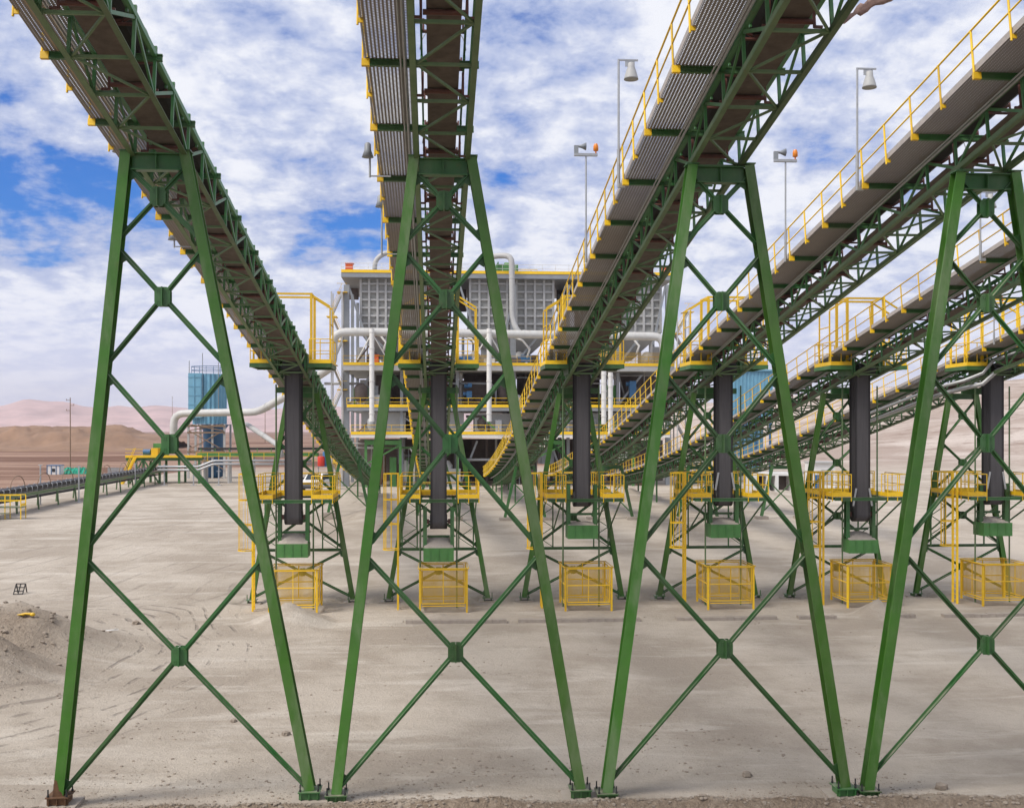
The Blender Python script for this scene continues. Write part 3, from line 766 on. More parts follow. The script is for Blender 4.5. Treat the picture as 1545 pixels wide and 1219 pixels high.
# ------------------------------------------------------------------ take-up towers
TY = 60.0
TZ = .75
def tower():
    r = thing('take_up_tower', (0, TY, TZ), '', 'tower', 'take-up towers in the middle row')
    yp = 3.5
    zt = zc(TY + yp) - TZ - .02
    def legx(z): t = z / zt; x = 2.78 + (.76 - 2.78) * t; return -x, x
    for s_ in (0, 1):
        m = MB(); m.ibeam((legx(0)[s_], yp, 0), (legx(zt - .05)[s_], yp, zt - .05), .26, .30, (0, 1, 0), .024, .02); m.build('leg', GL, r)
        p = legx(0)[s_]
        m = MB(); m.box(p - .3, yp - .3, -.02, p + .3, yp + .3, .015)
        for xx in (-.2, .2): m.box(p + xx - .015, yp - .29, -.17, p + xx + .015, yp + .29, -.021)
        for xx in (-.23, .23): m.tube((p + xx, yp - .24, .015), (p + xx, yp - .24, .3), .025, 6)
        m.build('base_plate', G, r)
        m = MB()
        n = 10; ring = []
        m.hexa([(p - .62, yp - .62, -.7), (p + .62, yp - .62, -.7), (p + .62, yp + .6, -.7), (p - .62, yp + .6, -.7), (p - .5, yp - .5, -.172), (p + .5, yp - .5, -.172), (p + .5, yp + .5, -.172), (p - .5, yp + .5, -.172)])
        m.build('footing', CON, r)
    m = MB(); m.ibeam((-.74, yp, zt - .22), (.74, yp, zt - .22), .2, .34); m.build('cap_beam', G, r)
    xb = lambda z: tuple(v + s * .07 for v, s in zip(legx(z), (1, -1)))
    old = r.location.copy(); r.location = (0, 0, 0)
    xbrace(r, 0, yp, [(.12, 2.66), (2.86, 5.75), (6.0, 8.65), (8.8, zt - .42)], xb, .15, gus=(.42, .42))
    r.location = old
    xl, xr = legx(2.74)
    m = MB(); m.ibeam((xl + .15, yp - .04, 2.74), (xr - .15, yp - .04, 2.74), .12, .16); m.build('cross_strut', G, r)
    # laced hanger frames between platform and strut
    for x0, x1 in ((-2.02, -1.18), (1.14, 1.96)):
        m = MB()
        for x_ in (x0, x1): m.bar((x_, 3.22, 2.75), (x_, 3.22, 5.66), .07, .07, (0, 1, 0))
        nb = 5
        for i in range(nb):
            za, zb_ = 2.85 + i * .55, 2.85 + (i + 1) * .55
            m.bar((x0, 3.22, za) if i % 2 else (x1, 3.22, za), (x1, 3.22, zb_) if i % 2 else (x0, 3.22, zb_), .04, .05, (0, 1, 0))
        for yy in (-1.0,):
            for x_ in (x0, x1): m.bar((x_, 3.14, 3.7), (x_, yy, 5.62), .06, .07)
        m.build('laced_hanger', G, r)
    # platform
    m = MB()
    m.ibeam((-1.85, -1.28, 5.74), (2.12, -1.28, 5.74), .11, .17)
    m.ibeam((-1.85, 3.15, 5.74), (2.12, 3.15, 5.74), .11, .17)
    for x_ in (-1.85, -.98, 1.02, 2.05): m.bar((x_, -1.2, 5.75), (x_, 3.08, 5.75), .07, .13)
    m.build('platform_frame', G, r)
    for x0, x1 in ((-2.02, -.96), (1.0, 2.12)):
        m = MB(); m.box(x0, -1.34, 5.828, x1, 3.22, 5.862); m.build('platform_deck', GRATE, r)
    m = MB(); m.box(-.955, 1.7, 5.829, .995, 3.22, 5.86); m.build('platform_deck', GRATE, r)
    for x0, x1 in ((-2.0, -.97), (1.02, 2.1)):
        rl = MB()
        ring = [(x0, -1.32), (x1, -1.32), (x1, 1.7), (x1, 3.2), (x0, 3.2), (x0, .6), (x0, -1.32)]
        rl.bar((x0, -1.33, 5.98), (x1, -1.33, 5.98), .02, .22); rl.bar((x0, -1.32, 5.98), (x0, 3.2, 5.98), .02, .22)
        rl.bar((x1, -1.32, 5.98), (x1, 1.7, 5.98), .02, .22); rl.bar((x0, 3.21, 5.98), (x1, 3.21, 5.98), .02, .22)
        front = [[(x0, -.5), (x0, -1.32), (x1, -1.32), (x1, 1.7)], [(x0, .7), (x0, 3.2), (x1, 3.2)]]
        for pl in front:
            for zz, rr in ((7.05, .026), (6.5, .02)): rl.path([(a, b, zz) for a, b in pl], rr, 6)
        for a, b in [(x0, -1.32), ((x0 + x1) / 2, -1.32), (x1, -1.32), (x1, -.3), (x1, .7), (x1, 1.7), (x0, 3.2), (x1, 3.2), (x0, .7), (x0, 1.5), (x0, 2.35), (x0, -.5)]:
            rl.tube((a, b, 5.62), (a, b, 7.05), .026, 6)
        rl.build('platform_railing', Yl, r)
    rl = MB()
    for yy in (1.7, 3.2):
        rl = MB()
        for zz, rr in ((7.05, .026), (6.5, .02)): rl.path([(-.97, yy, zz), (1.02, yy, zz)], rr, 6)
        rl.bar((-.97, yy + .01, 5.98), (1.02, yy + .01, 5.98), .02, .22); rl.tube((0, yy, 5.9), (0, yy, 7.05), .026, 6)
        rl.build('platform_railing', Yl, r)
    # ladder and its cage
    la = MB(); LX = -2.14
    for yy in (-.32, .20): la.bar((LX, yy, -.25), (LX, yy, 7.15), .09, .11, (0, 1, 0))
    z = .15
    while z < 5.9: la.tube((LX, -.3, z), (LX, .18, z), .016, 6); z += .3
    lad = la.build('ladder', Yl, r)
    ho = MB()
    for z, e in ((7.12, 1.0), (5.75, 1.0), (4.45, 1.0), (3.12, 1.12)):
        pts = [(LX - .02, -.34 - (e - 1) * .5, z)] + [(LX - .36 - .40 * e * math.sin(math.pi * t / 8), -.06 - .42 * e * math.cos(math.pi * t / 8), z) for t in range(9)] + [(LX - .02, .22 + (e - 1) * .5, z)]
        for i in range(len(pts) - 1): ho.bar(pts[i], pts[i + 1], .012, .055)
    for t in range(0, 9, 1):
        if t % 2 == 0 or t in (3, 5):
            x_, y_ = LX - .36 - .40 * math.sin(math.pi * t / 8), -.06 - .42 * math.cos(math.pi * t / 8)
            ho.bar((x_, y_, 3.1), (x_, y_, 7.12), .028, .012, (0, 1, 0))
    ho.build('safety_hoops', Yl, lad)
    # guide pipes of the counterweight
    for x_ in (-.97, .97):
        m = MB(); m.tube((x_, 0, -.02), (x_, 0, zc(TY) - TZ - .35), .045, 8); m.build('guide_pipe', GD, r)
    return r
tow0 = tower()
TL = ['take-up tower under the leftmost conveyor, nearest the white pickup truck',
      'take-up tower seen through the legs of the trestle left of centre',
      'take-up tower standing between two front trestles just right of centre',
      'take-up tower seen through the legs of the trestle right of centre',
      'take-up tower left of the rightmost front trestle, in front of the bare pale hillside',
      'take-up tower at the right edge, under the lowest conveyor']
TOW = []
for k in range(6):
    o = tow0 if k == 0 else dup(tow0)
    o.location.x = XK[k] + (.05, .0, -.03, 0, 0, -.02)[k]; o['label'] = 'green ' + TL[k]; TOW.append(o)

# counterweight carriages (hang in the belt loops)
def carriage():
    r = thing('counterweight_carriage', (0, TY, 3.5), '', 'counterweight', 'counterweights hanging in the belt loops')
    m = MB(); w, d, h, t = .80, .62, .72, .03
    m.box(-w, -d, 0, w, -d + t, h); m.box(-w, d - t, 0, w, d, h); m.box(-w, -d + t + .001, 0, -w + t, d - t - .001, h); m.box(w - t, -d + t + .001, 0, w, d - t - .001, h)
    m.box(-w + t + .001, -d + t + .001, 0, w - t - .001, d - t - .001, .03)
    for x_ in (-.45, 0, .45): m.box(x_ - .02, -d - .03, .02, x_ + .02, -d - .001, h - .02)
    m.build('weight_box', GAS, r)
    for sx in (-1, 1):
        m = MB(); m.bar((sx * .72, -.16, .74), (sx * .72, -.16, 2.85), .20, .06, (0, 1, 0)); m.bar((sx * .72, .16, .74), (sx * .72, .16, 2.85), .20, .06, (0, 1, 0))
        m.bar((sx * .63, 0, 1.2), (sx * .63, 0, 2.85), .03, .24, (0, 1, 0)); m.bar((sx * .72, 0, 2.75), (sx * .9, 0, 2.75), .18, .08); m.bar((sx * .72, 0, 1.3), (sx * .9, 0, 1.3), .18, .08)
        m.build('hanger', G, r)
    m = MB(); m.bar((-.6, .35, 1.25), (.6, .35, 1.25), .1, .12); m.build('tie_bar', G, r)
    m = MB(); m.lathe([(.38, -.46), (.40, -.43), (.40, .43), (.38, .46)], (0, 0, 2.08), 24, 'x'); m.tube((-.62, 0, 2.08), (.62, 0, 2.08), .06, 8)
    m.build('pulley', BLK, r)
    m = MB(); m.box(.50, -.13, 1.96, .615, .13, 2.2); m.box(-.615, -.13, 1.96, -.50, .13, 2.2); m.build('bearing', RED, r)
    for sx in (-1, 1):
        m = MB(); m.bar((sx * .52, -.42, 2.55), (sx * .36, -.44, 3.5), .10, .02, (0, 1, 0)); m.build('belt_scraper', GAL, r)
    return r
car0 = carriage()
def sand_fill(r, h):
    sm = MB(); n = 12; vs = []
    for j in range(n):
        for i in range(n):
            u, v = i / (n - 1) * 2 - 1, j / (n - 1) * 2 - 1
            vs.append((u * .76, v * .58, .67 + h * (.5 + .5 * v) * (1 - .35 * abs(u) ** 3) + .08 * (1 - u * u) * (1 - v * v) + .03 * random.random()))
    for i in range(n): vs.append(((i / (n - 1) * 2 - 1) * .76, .585, .5))
    sm.add(vs, [(j * n + i, j * n + i + 1, (j + 1) * n + i + 1, (j + 1) * n + i) for j in range(n) for i in range(n - 1)], True)
    sm.build('sand_fill', SANDP, r)
FILLH = [.62, .60, .15, .33, .42, .30]
CZ = [3.52, 3.25, 4.40, 4.40, 3.52, 4.40]
CLB = ['low-hanging counterweight box of the leftmost tower, above the half-buried cage',
       'lowest-hanging green counterweight box, above the narrow cage left of the photo centre',
       'raised green counterweight box just right of the photo centre, its pulley close under the platform',
       'raised green counterweight box seen through the trestle right of centre',
       'low-hanging green counterweight box heaped with sand, above the second cage from the right',
       'raised green counterweight box at the right edge, seen from its left side']
TU = []
def take_up_belt(k):
    za = CZ[k] + 2.08; top = zc(TY) + .50; r = .41; w = .43
    pts = [(-r, top)] + [(-r, za)] + [(-r * math.cos(math.pi * t / 14), za - r * math.sin(math.pi * t / 14)) for t in range(1, 14)] + [(r, za), (r, top + -.05)]
    xsn = [-1, -.82, -.62, 0, .62, .82, 1]; vs = []; ac = []
    for i, (yy, zz) in enumerate(pts):
        a = pts[max(0, i - 1)]; b = pts[min(len(pts) - 1, i + 1)]
        t = Vector((b[0] - a[0], b[1] - a[1])).normalized(); nrm = Vector((t.y, -t.x))
        for side in (0, .022):
            for x_ in xsn:
                vs.append((x_ * w, yy + nrm.x * -side, zz + nrm.y * -side)); ac.append(abs(x_))
    n = len(xsn); fs = []
    for i in range(len(pts) - 1):
        for q in (0, n):
            for j in range(n - 1):
                f = (i * 2 * n + q + j, i * 2 * n + q + j + 1, (i + 1) * 2 * n + q + j + 1, (i + 1) * 2 * n + q + j)
                fs.append(f if q else f[::-1])
        for j in (0, n - 1):
            fs.append((i * 2 * n + j, i * 2 * n + n + j, (i + 1) * 2 * n + n + j, (i + 1) * 2 * n + j))
    m = MB(); m.add(vs, fs); me_ = m.mesh('take_up_belt', TUB, (0, Y1 - TY, zend))
    pt_attr(me_, 'across', np.array(ac))
    inst(me_, 'take_up_belt', CONV[k], (0, 0, 0))
CAR = [car0] + [dup(car0) for _ in range(5)]
for k in range(6):
    o = CAR[k]
    o.location = (XK[k], TY, CZ[k]); o['label'] = CLB[k]
    take_up_belt(k); sand_fill(o, FILLH[k])
    for c in list(o.children):
        if c.name.startswith('belt_scraper') and k < 3: bpy.data.objects.remove(c)

# safety cages on the ground
def cage():
    r = thing('safety_cage', (0, TY, TZ), '', 'cage', 'yellow mesh cages under the counterweights')
    x0, x1, y0, y1, z0, z1 = -1.22, 1.22, -1.15, 1.35, .38, 2.18
    for x_ in (x0, x1):
        for y_ in (y0, y1): m = MB(); m.box(x_ - .05, y_ - .05, -.12, x_ + .05, y_ + .05, z1); m.build('corner_post', Yl, r)
    for nm, (a, b) in {'f': ((x0, y0), (x1, y0)), 'b': ((x0, y1), (x1, y1)), 'l': ((x0, y0), (x0, y1)), 'r': ((x1, y0), (x1, y1))}.items():
        a = Vector((*a, 0)); b = Vector((*b, 0)); d = (b - a).normalized(); mid = (a + b) / 2
        fr = MB(); a2, b2 = a + d * .1, b - d * .1
        for z in (z0, (z0 + z1) / 2 - .02, z1 - .04): fr.bar(a2 + Vector((0, 0, z)), b2 + Vector((0, 0, z)), .05, .05)
        fr.bar(mid + Vector((0, 0, z0 + .026)), mid + Vector((0, 0, z1 - .07)), .04, .04, (0, 1, 0) if nm in 'fb' else (1, 0, 0))
        fr.bar(a2 + Vector((0, 0, z0 - .12)), b2 + Vector((0, 0, z0 - .12)), .04, .05)
        for q in (a2, b2): fr.bar(q + Vector((0, 0, z0 + .026)), q + Vector((0, 0, z1 - .07)), .035, .035, (0, 1, 0) if nm in 'fb' else (1, 0, 0))
        pf = fr.build('panel_frame', Yl, r)
        ms_ = MB(); n_ = Vector((-d.y, d.x, 0)) * .004
        ms_.hexa([a2 - n_ + Vector((0, 0, z0)), b2 - n_ + Vector((0, 0, z0)), b2 + n_ + Vector((0, 0, z0)), a2 + n_ + Vector((0, 0, z0)),
                  a2 - n_ + Vector((0, 0, z1 - .05)), b2 - n_ + Vector((0, 0, z1 - .05)), b2 + n_ + Vector((0, 0, z1 - .05)), a2 + n_ + Vector((0, 0, z1 - .05))])
        ms_.build('wire_mesh', YMESH, pf)
    m = MB()
    e = .09
    m.path([(x0 - e, y0 - e, z1 + .03), (x1 + e, y0 - e, z1 + .03), (x1 + e, y1 + e, z1 + .03), (x0 - e, y1 + e, z1 + .03)], .03, 6, True)
    m.build('top_rail', Yl, r)
    return r
cg0 = cage()
CGX = [.10, .25, .22, .12, .12, .10]
CGL = ['yellow mesh cage half buried behind a cone of sand, leftmost of the row',
       'yellow mesh cage seen square on, left of the photo centre',
       'yellow mesh cage between two front trestles just right of the photo centre',
       'yellow mesh cage seen through the trestle right of centre',
       'yellow mesh cage with a small forked sand heap against its front',
       'yellow mesh cage at the right edge of the photo, its left side panel in view']
for k in range(6):
    o = cg0 if k == 0 else dup(cg0)
    o.location.x = XK[k] + CGX[k]; o['label'] = CGL[k]

# concrete kerbs before the cages
KB = [(612, 765, 934), (782, 966, 936), (1021, 1172, 936), (1205, 1262, 934), (1352, 1381, 934), (1424, 1580, 933)]
KL = ['low concrete kerb half buried in sand before the cage left of centre', 'long concrete kerb before the cage just right of the photo centre',
      'clean edged concrete kerb before the cage seen through the trestle right of centre', 'concrete kerb stub left of the small forked sand heap',
      'shortest piece of concrete kerb, right of the small forked sand heap', 'concrete kerb running out at the right edge before the last cage']
for (xa, xb, yy), lb in zip(KB, KL):
    a, b = P(xa, yy, 56.2), P(xb, yy, 56.2)
    zz = gz((a.x + b.x) / 2, 56.2)
    m = MB(); nseg = 14
    for i in range(nseg):
        u0, u1 = i / nseg, (i + 1) / nseg; X0, X1 = a.x + (b.x - a.x) * u0, a.x + (b.x - a.x) * u1 - .012
        j = random.uniform(-.015, .015)
        m.box(X0, 56.1 + j, zz - .3, X1, 56.55 + j, zz + .17 + j)
    o = m.build('concrete_kerb', CON, None, (a.x, 56.2, zz), (a.x, 56.2, zz)); tag(o, lb, 'kerb', 'concrete kerbs in front of the cages')

# ------------------------------------------------------------------ lights on the walkways
def flood(k, px_, py_base, py_top, label):
    d = 0
    # find Y on the walkway edge that the pole stands at
    Yb = (XK[k] - 2.06) / (ray(px_, 600).x / ray(px_, 600).y)
    base = C(XK[k] - 2.06, Yb, .95)
    top = P(px_, py_top, base.y).z
    h = top - base.z
    r = thing('floodlight_pole', base, label, 'lamp', 'floodlight poles on the walkways')
    m = MB(); m.tube((0, 0, 0), (0, 0, h * .30), .055, 8); m.tube((0, 0, h * .30), (0, 0, h), .036, 8); m.build('pole', GAL, r)
    m = MB(); m.bar((-.03, 0, h), (.62, 0, h), .05, .05); m.bar((.36, 0, h - .02), (.36, 0, h - .2), .3, .03, (0, 1, 0)); m.build('arm', GAL, r)
    m = MB(); m.lathe([(.08, 0), (.105, -.02), (.12, -.16), (.16, -.26), (.22, -.48), (.23, -.53), (.20, -.52)], (.40, 0, h - .08), 18); m.build('lamp_housing', GRYL, r)
    m = MB(); m.lathe([(.02, 0), (.195, -.02)], (.40, 0, h - .57), 16); m.build('lens', BLK, r)
    m = MB(); m.bar((0, 0, .05), (.2, 0, .05), .1, .12); m.build('bracket', GAL, r)
    return r
flood(2, 934.5, 270, 91, 'tallest floodlight pole, on the walkway of the conveyor right of the photo centre')
flood(3, 1296, 280, 104, 'floodlight pole with a grey bell lamp at the upper right, between two trestles')
flood(4, 1482, 395, 290, 'floodlight pole partly hidden by the rightmost front trestle')
def beacon(k, px_, py_top, label):
    Yb = (XK[k] - 2.06) / (ray(px_, 600).x / ray(px_, 600).y)
    base = C(XK[k] - 2.06, Yb, .95); h = P(px_, py_top, base.y).z - base.z
    r = thing('beacon_pole', base, label, 'signal pole', 'horn and beacon poles on the walkways')
    m = MB(); m.tube((0, 0, 0), (0, 0, h * .3), .05, 8); m.tube((0, 0, h * .3), (0, 0, h - .05), .034, 8); m.build('pole', GAL, r)
    m = MB(); m.bar((-.46, 0, h - .05), (.44, 0, h - .05), .12, .10); m.build('crossbar', GAL, r)
    m = MB(); m.box(-.46, -.06, h, -.30, .06, h + .30); m.lathe([(.05, 0), (.06, .1), (.15, .30), (.14, .30)], (-.30, 0, h + .27), 14, 'x'); m.build('horn', GRY, r)
    m = MB(); m.tube((.38, 0, h), (.38, 0, h + .10), .03, 8); m.lathe([(.07, .10), (.10, .12), (.10, .28), (.06, .38)], (.38, 0, h), 12); m.build('beacon_lens', AMB, r)
    return r
beacon(2, 885, 232, 'grey horn and amber beacon pole over the conveyor right of the photo centre')
beacon(3, 1187, 241, 'grey horn and amber beacon pole between the two trestles at the upper right')
beacon(5, 1502, 458, 'small horn and beacon pole far down the lowest conveyor')
def side_lamp(k, px_, y0, y1, label):
    Yb = (XK[k] - 2.06) / (ray(px_, 600).x / ray(px_, 600).y)
    zb_, zt_ = P(px_, y1, Yb).z, P(px_, y0, Yb).z; h = zt_ - zb_
    r = thing('walkway_lamp', (XK[k] - 2.06, Yb, zb_), label, 'lamp', 'small lamps hung beside the walkways')
    m = MB(); m.tube((0, 0, 0), (0, 0, h), .03, 8); m.bar((0, 0, .04), (.6, 0, .04), .04, .04); m.build('pole', GAL, r)
    m = MB(); m.lathe([(.05, 0), (.09, -.04), (.10, -.22), (.17, -.42), (.15, -.42)], (-.06, 0, h + .12), 14); m.build('lamp_head', GRY, r)
side_lamp(1, 558, 222, 268, 'small lamp on a short pole left of the conveyor seen end on')
side_lamp(1, 576, 300, 385, 'thin lamp pole lower down beside the conveyor seen end on')
side_lamp(0, 263, 350, 374, 'small lamp hung under the leftmost conveyor walkway')
side_lamp(0, 181, 215, 258, 'short lamp hung left of the cap of the leftmost trestle')

# torn cover flapping over the top of the third conveyor
Yq = (XK[2] + .72) / (ray(1256, 42).x / ray(1256, 42).y)
pA, pB = P(1256, 42, Yq), P(1345, -14, Yq)
m = MB(); n = 16; vs = []
for i in range(n + 1):
    t = i / n; c = pA.lerp(pB, t) ; w = .02 + .15 * t
    for j, s_ in enumerate((-1, -.3, .4, 1)):
        vs.append((c.x + s_ * w * .5 + random.uniform(-.01, .01), c.y + .02 * math.sin(t * 7 + j), c.z - s_ * w * .85 + random.uniform(-.05, .05) * (abs(s_) == 1)))
m.add(vs, [(i * 4 + j, i * 4 + j + 1, (i + 1) * 4 + j + 1, (i + 1) * 4 + j) for i in range(n) for j in range(3)], True)
TARP = mat('dusty_red_cloth', (.30, .20, .17), .9, var=.55, scale=7, rust=.6)
o = m.build('torn_cloth', TARP, None, pA, pA); sol = o.modifiers.new('thick', 'SOLIDIFY'); sol.thickness = .015
tag(o, 'torn reddish cloth blowing off the conveyor at the top right', 'cloth')

# ------------------------------------------------------------------ pipes slung under the lowest conveyor
for pts, r_, lb in (([(1290, 632, 76), (1411, 586, 60.2), (1455, 574, 58.9), (1483, 563, 58.7), (1498, 545, 58.5), (1530, 533, 57.8), (1600, 500, 56)], .09, 'upper of two grey pipes bending round the tower at the right edge'),
                   ([(1300, 640, 76), (1422, 594, 60), (1483, 579, 58.7), (1504, 560, 58.4), (1539, 546, 57.6), (1610, 512, 56)], .12, 'lower and thicker of two grey pipes bending round the tower at the right edge')):
    m = MB(); m.path([P(*q) for q in pts], r_, 8); o_ = P(*pts[0]); o = m.build('slurry_pipe', GAL, None, o_, o_); tag(o, lb, 'pipe', 'grey pipes under the lowest conveyor')


# ------------------------------------------------------------------ the plant behind
def hit(x, y, lo=25.0, hi=2000.0):
    d = ray(x, y); Yv = lo * 1.003 ** np.arange(int(math.log(hi / lo) / math.log(1.003)))
    Xv = d.x / d.y * Yv; zv = CAMZ + d.z / d.y * Yv; g = zg(Xv, Yv); i = int(np.argmax(zv <= g))
    return Vector((float(Xv[i]), float(Yv[i]), float(g[i])))
def pbox(m, x0, y0, x1, y1, Y, dy):
    a = P(x0, y1, Y); b = P(x1, y0, Y); return m.box(a.x, Y, a.z, b.x, Y + dy, b.z)
PY = 155.0
gp = gz(10, PY)
o0 = P(765, 742, PY); o0.z = gp
B = thing('screening_building', o0, 'tall grey open steel plant building with three bins, behind the conveyors at the centre', 'building')
def bb(m, name, mt): return m.build(name, mt, B, o0)
colx = [523, 606, 690, 774, 857, 932, 1008]
for x in colx:
    for Yq in (PY, PY + 11, PY + 22):
        a = P(x, 430, PY); m = MB(); w_ = .75 if Yq == PY and x in (523, 774, 1008) else .42; m.ibeam((a.x, Yq, gp - .4), (a.x, Yq, a.z), w_, .5, (0, 1, 0), .06, .06); bb(m, 'column', GRY)
def deck(y0, y1, x0, x1, ymin=-1.5, ymax=23, rail=True, toe=True, nm='floor', mt=GRY, gaps=()):
    a, b = P(x0, y1, PY), P(x1, y0, PY)
    m = MB(); m.box(a.x, PY + ymin, a.z, b.x, PY + ymax, b.z); bb(m, nm, mt)
    if toe:
        m = MB(); m.box(a.x, PY + ymin - .06, b.z - .12, b.x, PY + ymin - .005, b.z + .28); bb(m, 'toe_board', Yl)
    if rail:
        m = MB(); z = b.z
        for h in (.6, 1.15): m.bar((a.x, PY + ymin, z + h), (b.x, PY + ymin, z + h), .06, .06)
        n = int((b.x - a.x) / 1.8)
        for i in range(n + 1): x = a.x + (b.x - a.x) * i / n; m.bar((x, PY + ymin, z + .281), (x, PY + ymin, z + 1.12), .06, .06, (0, 1, 0))
        bb(m, 'railing', rail if rail is not True else Yl)
deck(415, 418.5, 515, 1016, -.3, 23, WHT, True, 'roof')
deck(553, 560, 520, 1012, -2.5, 23, mt=GRYL)
deck(614, 620, 524, 1004, -1, 23)
deck(654, 660, 532, 1004, -3, 20, mt=WHT)
m = MB()
for x0, y0, x1, y1 in ((526, 432, 556, 520), (686, 432, 660, 500), (694, 432, 716, 500), (770, 470, 757, 520), (853, 432, 836, 500), (861, 432, 884, 500), (1004, 432, 985, 520),
                       (606, 552, 560, 505), (606, 552, 650, 505), (774, 552, 740, 510), (774, 552, 810, 510), (932, 552, 900, 510), (932, 552, 965, 510),
                       (526, 612, 560, 565), (932, 612, 968, 566), (860, 612, 880, 566), (690, 742, 720, 665), (857, 742, 830, 665)):
    a, b = P(x0, y0, PY), P(x1, y1, PY); m = MB(); m.bar(a, b, .28, .28, (0, 1, 0)); bb(m, 'bracing', GRY)
# rear cladding and dim machinery floors
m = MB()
for q in ((555, 566, 604, 612), (616, 572, 686, 612), (700, 564, 772, 613), (780, 564, 852, 613), (866, 564, 905, 613), (936, 568, 1000, 613)): m = MB(); pbox(m, *q, PY + 9, .4); bb(m, 'dark_rear_panel', BRN)
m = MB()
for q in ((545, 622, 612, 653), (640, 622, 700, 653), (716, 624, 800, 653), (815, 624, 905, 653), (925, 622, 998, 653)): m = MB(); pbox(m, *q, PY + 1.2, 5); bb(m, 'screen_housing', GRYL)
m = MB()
for q in ((540, 664, 605, 742), (620, 664, 700, 742), (712, 664, 800, 742), (830, 664, 930, 742), (940, 664, 1000, 742)): m = MB(); pbox(m, *q, PY + 14, .4); bb(m, 'dark_rear_panel', BRN)
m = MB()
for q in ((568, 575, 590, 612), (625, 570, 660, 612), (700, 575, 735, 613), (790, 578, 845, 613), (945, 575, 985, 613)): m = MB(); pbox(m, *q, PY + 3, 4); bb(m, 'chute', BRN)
m = MB()
for x in (558, 640, 720, 800, 880, 960):
    for y, s_ in ((548, 1.0), (608, .8), (648, .9)):
        m = MB(); a = P(x + random.uniform(-20, 20), y, PY + 2.5); m.lathe([(.25, 0), (.9 * s_, .5), (.9 * s_, 1.6 * s_), (.3, 2.2 * s_)], (a.x, PY + 2.5, a.z - .6), 10); bb(m, 'feed_pot', random.choice([GRY, BRN, GRYL])); m = MB()
        a = P(x + random.uniform(-28, 28), y - 4, PY + 4); m.box(a.x, PY + 4, a.z - 1, a.x + random.uniform(1, 3), PY + 5.5, a.z + random.uniform(.6, 2.2)); bb(m, 'machine_box', random.choice([GRY, BRN, GAS, BLUD, GRYL, GRYL]))
m = MB()
for x, y in ((578, 530), (718, 538), (795, 540), (845, 542), (960, 535)):
    a = P(x, y, PY - 1.2); m.path([a, a + Vector((.4, 0, 1.2)), a + Vector((-.6, .2, 2.4)), a + Vector((-1.8, .4, 2.9))], .16, 7); bb(m, 'process_pipe', WHT); m = MB()
for x in (545, 570, 640, 780, 830, 960, 985):
    a = P(x, 604, PY + 1); m = MB(); m.lathe([(.55, -.9), (.6, .6), (.2, .8)], (a.x, PY + 1, a.z), 10); bb(m, 'white_vessel', WHT)
m = MB()
for x0, x1 in ((552, 604), (640, 690), (790, 850), (905, 955)):
    a, b = P(x0, 660, PY - 2), P(x1, 660, PY - 2)
    for X in (a.x, b.x): m.bar((X, PY - 2, gp - .2), (X, PY - 2, a.z - .3), .35, .35, (0, 1, 0))
    m.bar((a.x, PY - 2, a.z - .7), (b.x, PY - 2, a.z - .7), .3, .6); m.bar((a.x, PY - 2.05, gp + 3), (b.x, PY - 2.05, a.z - 1), .2, .2, (0, 1, 0))
    bb(m, 'green_frame', GAS); m = MB()
m = MB()
for q in ((584, 532, 606, 551), (722, 535, 735, 551), (905, 532, 1000, 553)):
    a = P(q[0], q[3], PY - 2.4); b = P(q[2], q[1], PY - 2.4)
    m = MB(); m.box(a.x, PY - 2.40, a.z, b.x, PY - 2.34, b.z); bb(m, 'guard_panel', YMESH)
for q, mt, nm in (((521, 397, 532, 411), ORG, 'orange_cabinet'), ((1000, 402, 1011, 414), ORG, 'orange_cabinet'), ((562, 536, 571, 551), ORG, 'orange_cabinet')):
    m = MB(); pbox(m, *q, PY + .3, 1.2); m.box(*[v for v in (P(q[0], q[1], PY).x - .1, PY + .2, P(q[0], q[1], PY).z, P(q[2], q[1], PY).x + .1, PY + 1.6, P(q[0], q[1], PY).z + .1)]); bb(m, nm, mt)
for q in ((697, 536, 712, 545), (786, 536, 802, 546), (706, 578, 712, 584), (704, 590, 712, 600), (950, 575, 960, 600)):
    m = MB(); pbox(m, *q, PY - .6, 1.1); a = P(q[0], q[1], PY); m.tube((a.x - .5, PY, a.z - .4), (a.x + .1, PY, a.z - .4), .3, 10); bb(m, 'blue_motor', BLUD)
for k_ in range(46):
    x = random.uniform(535, 1000); y0, y1 = random.choice([(560, 613), (622, 654), (663, 738), (500, 552), (563, 738)])
    a, b = P(x, y1, PY + 1), P(x, y0, PY + 1); yq = PY + random.uniform(.5, 7)
    m = MB(); kind_ = random.random()
    if kind_ < .5: m.tube((a.x, yq, a.z), (a.x, yq, b.z), random.uniform(.08, .28), 8)
    elif kind_ < .75: m.bar((a.x, yq, a.z + .3), (a.x + random.uniform(-5, 5), yq, b.z), .18, .22)
    else: m.path([(a.x - random.uniform(2, 6), yq, b.z - .6), (a.x, yq, b.z - .6), (a.x, yq, a.z)], random.uniform(.08, .22), 7)
    bb(m, 'pipework', random.choice([WHT, GRY, GRYL, BRN, GAL, GRYL]))
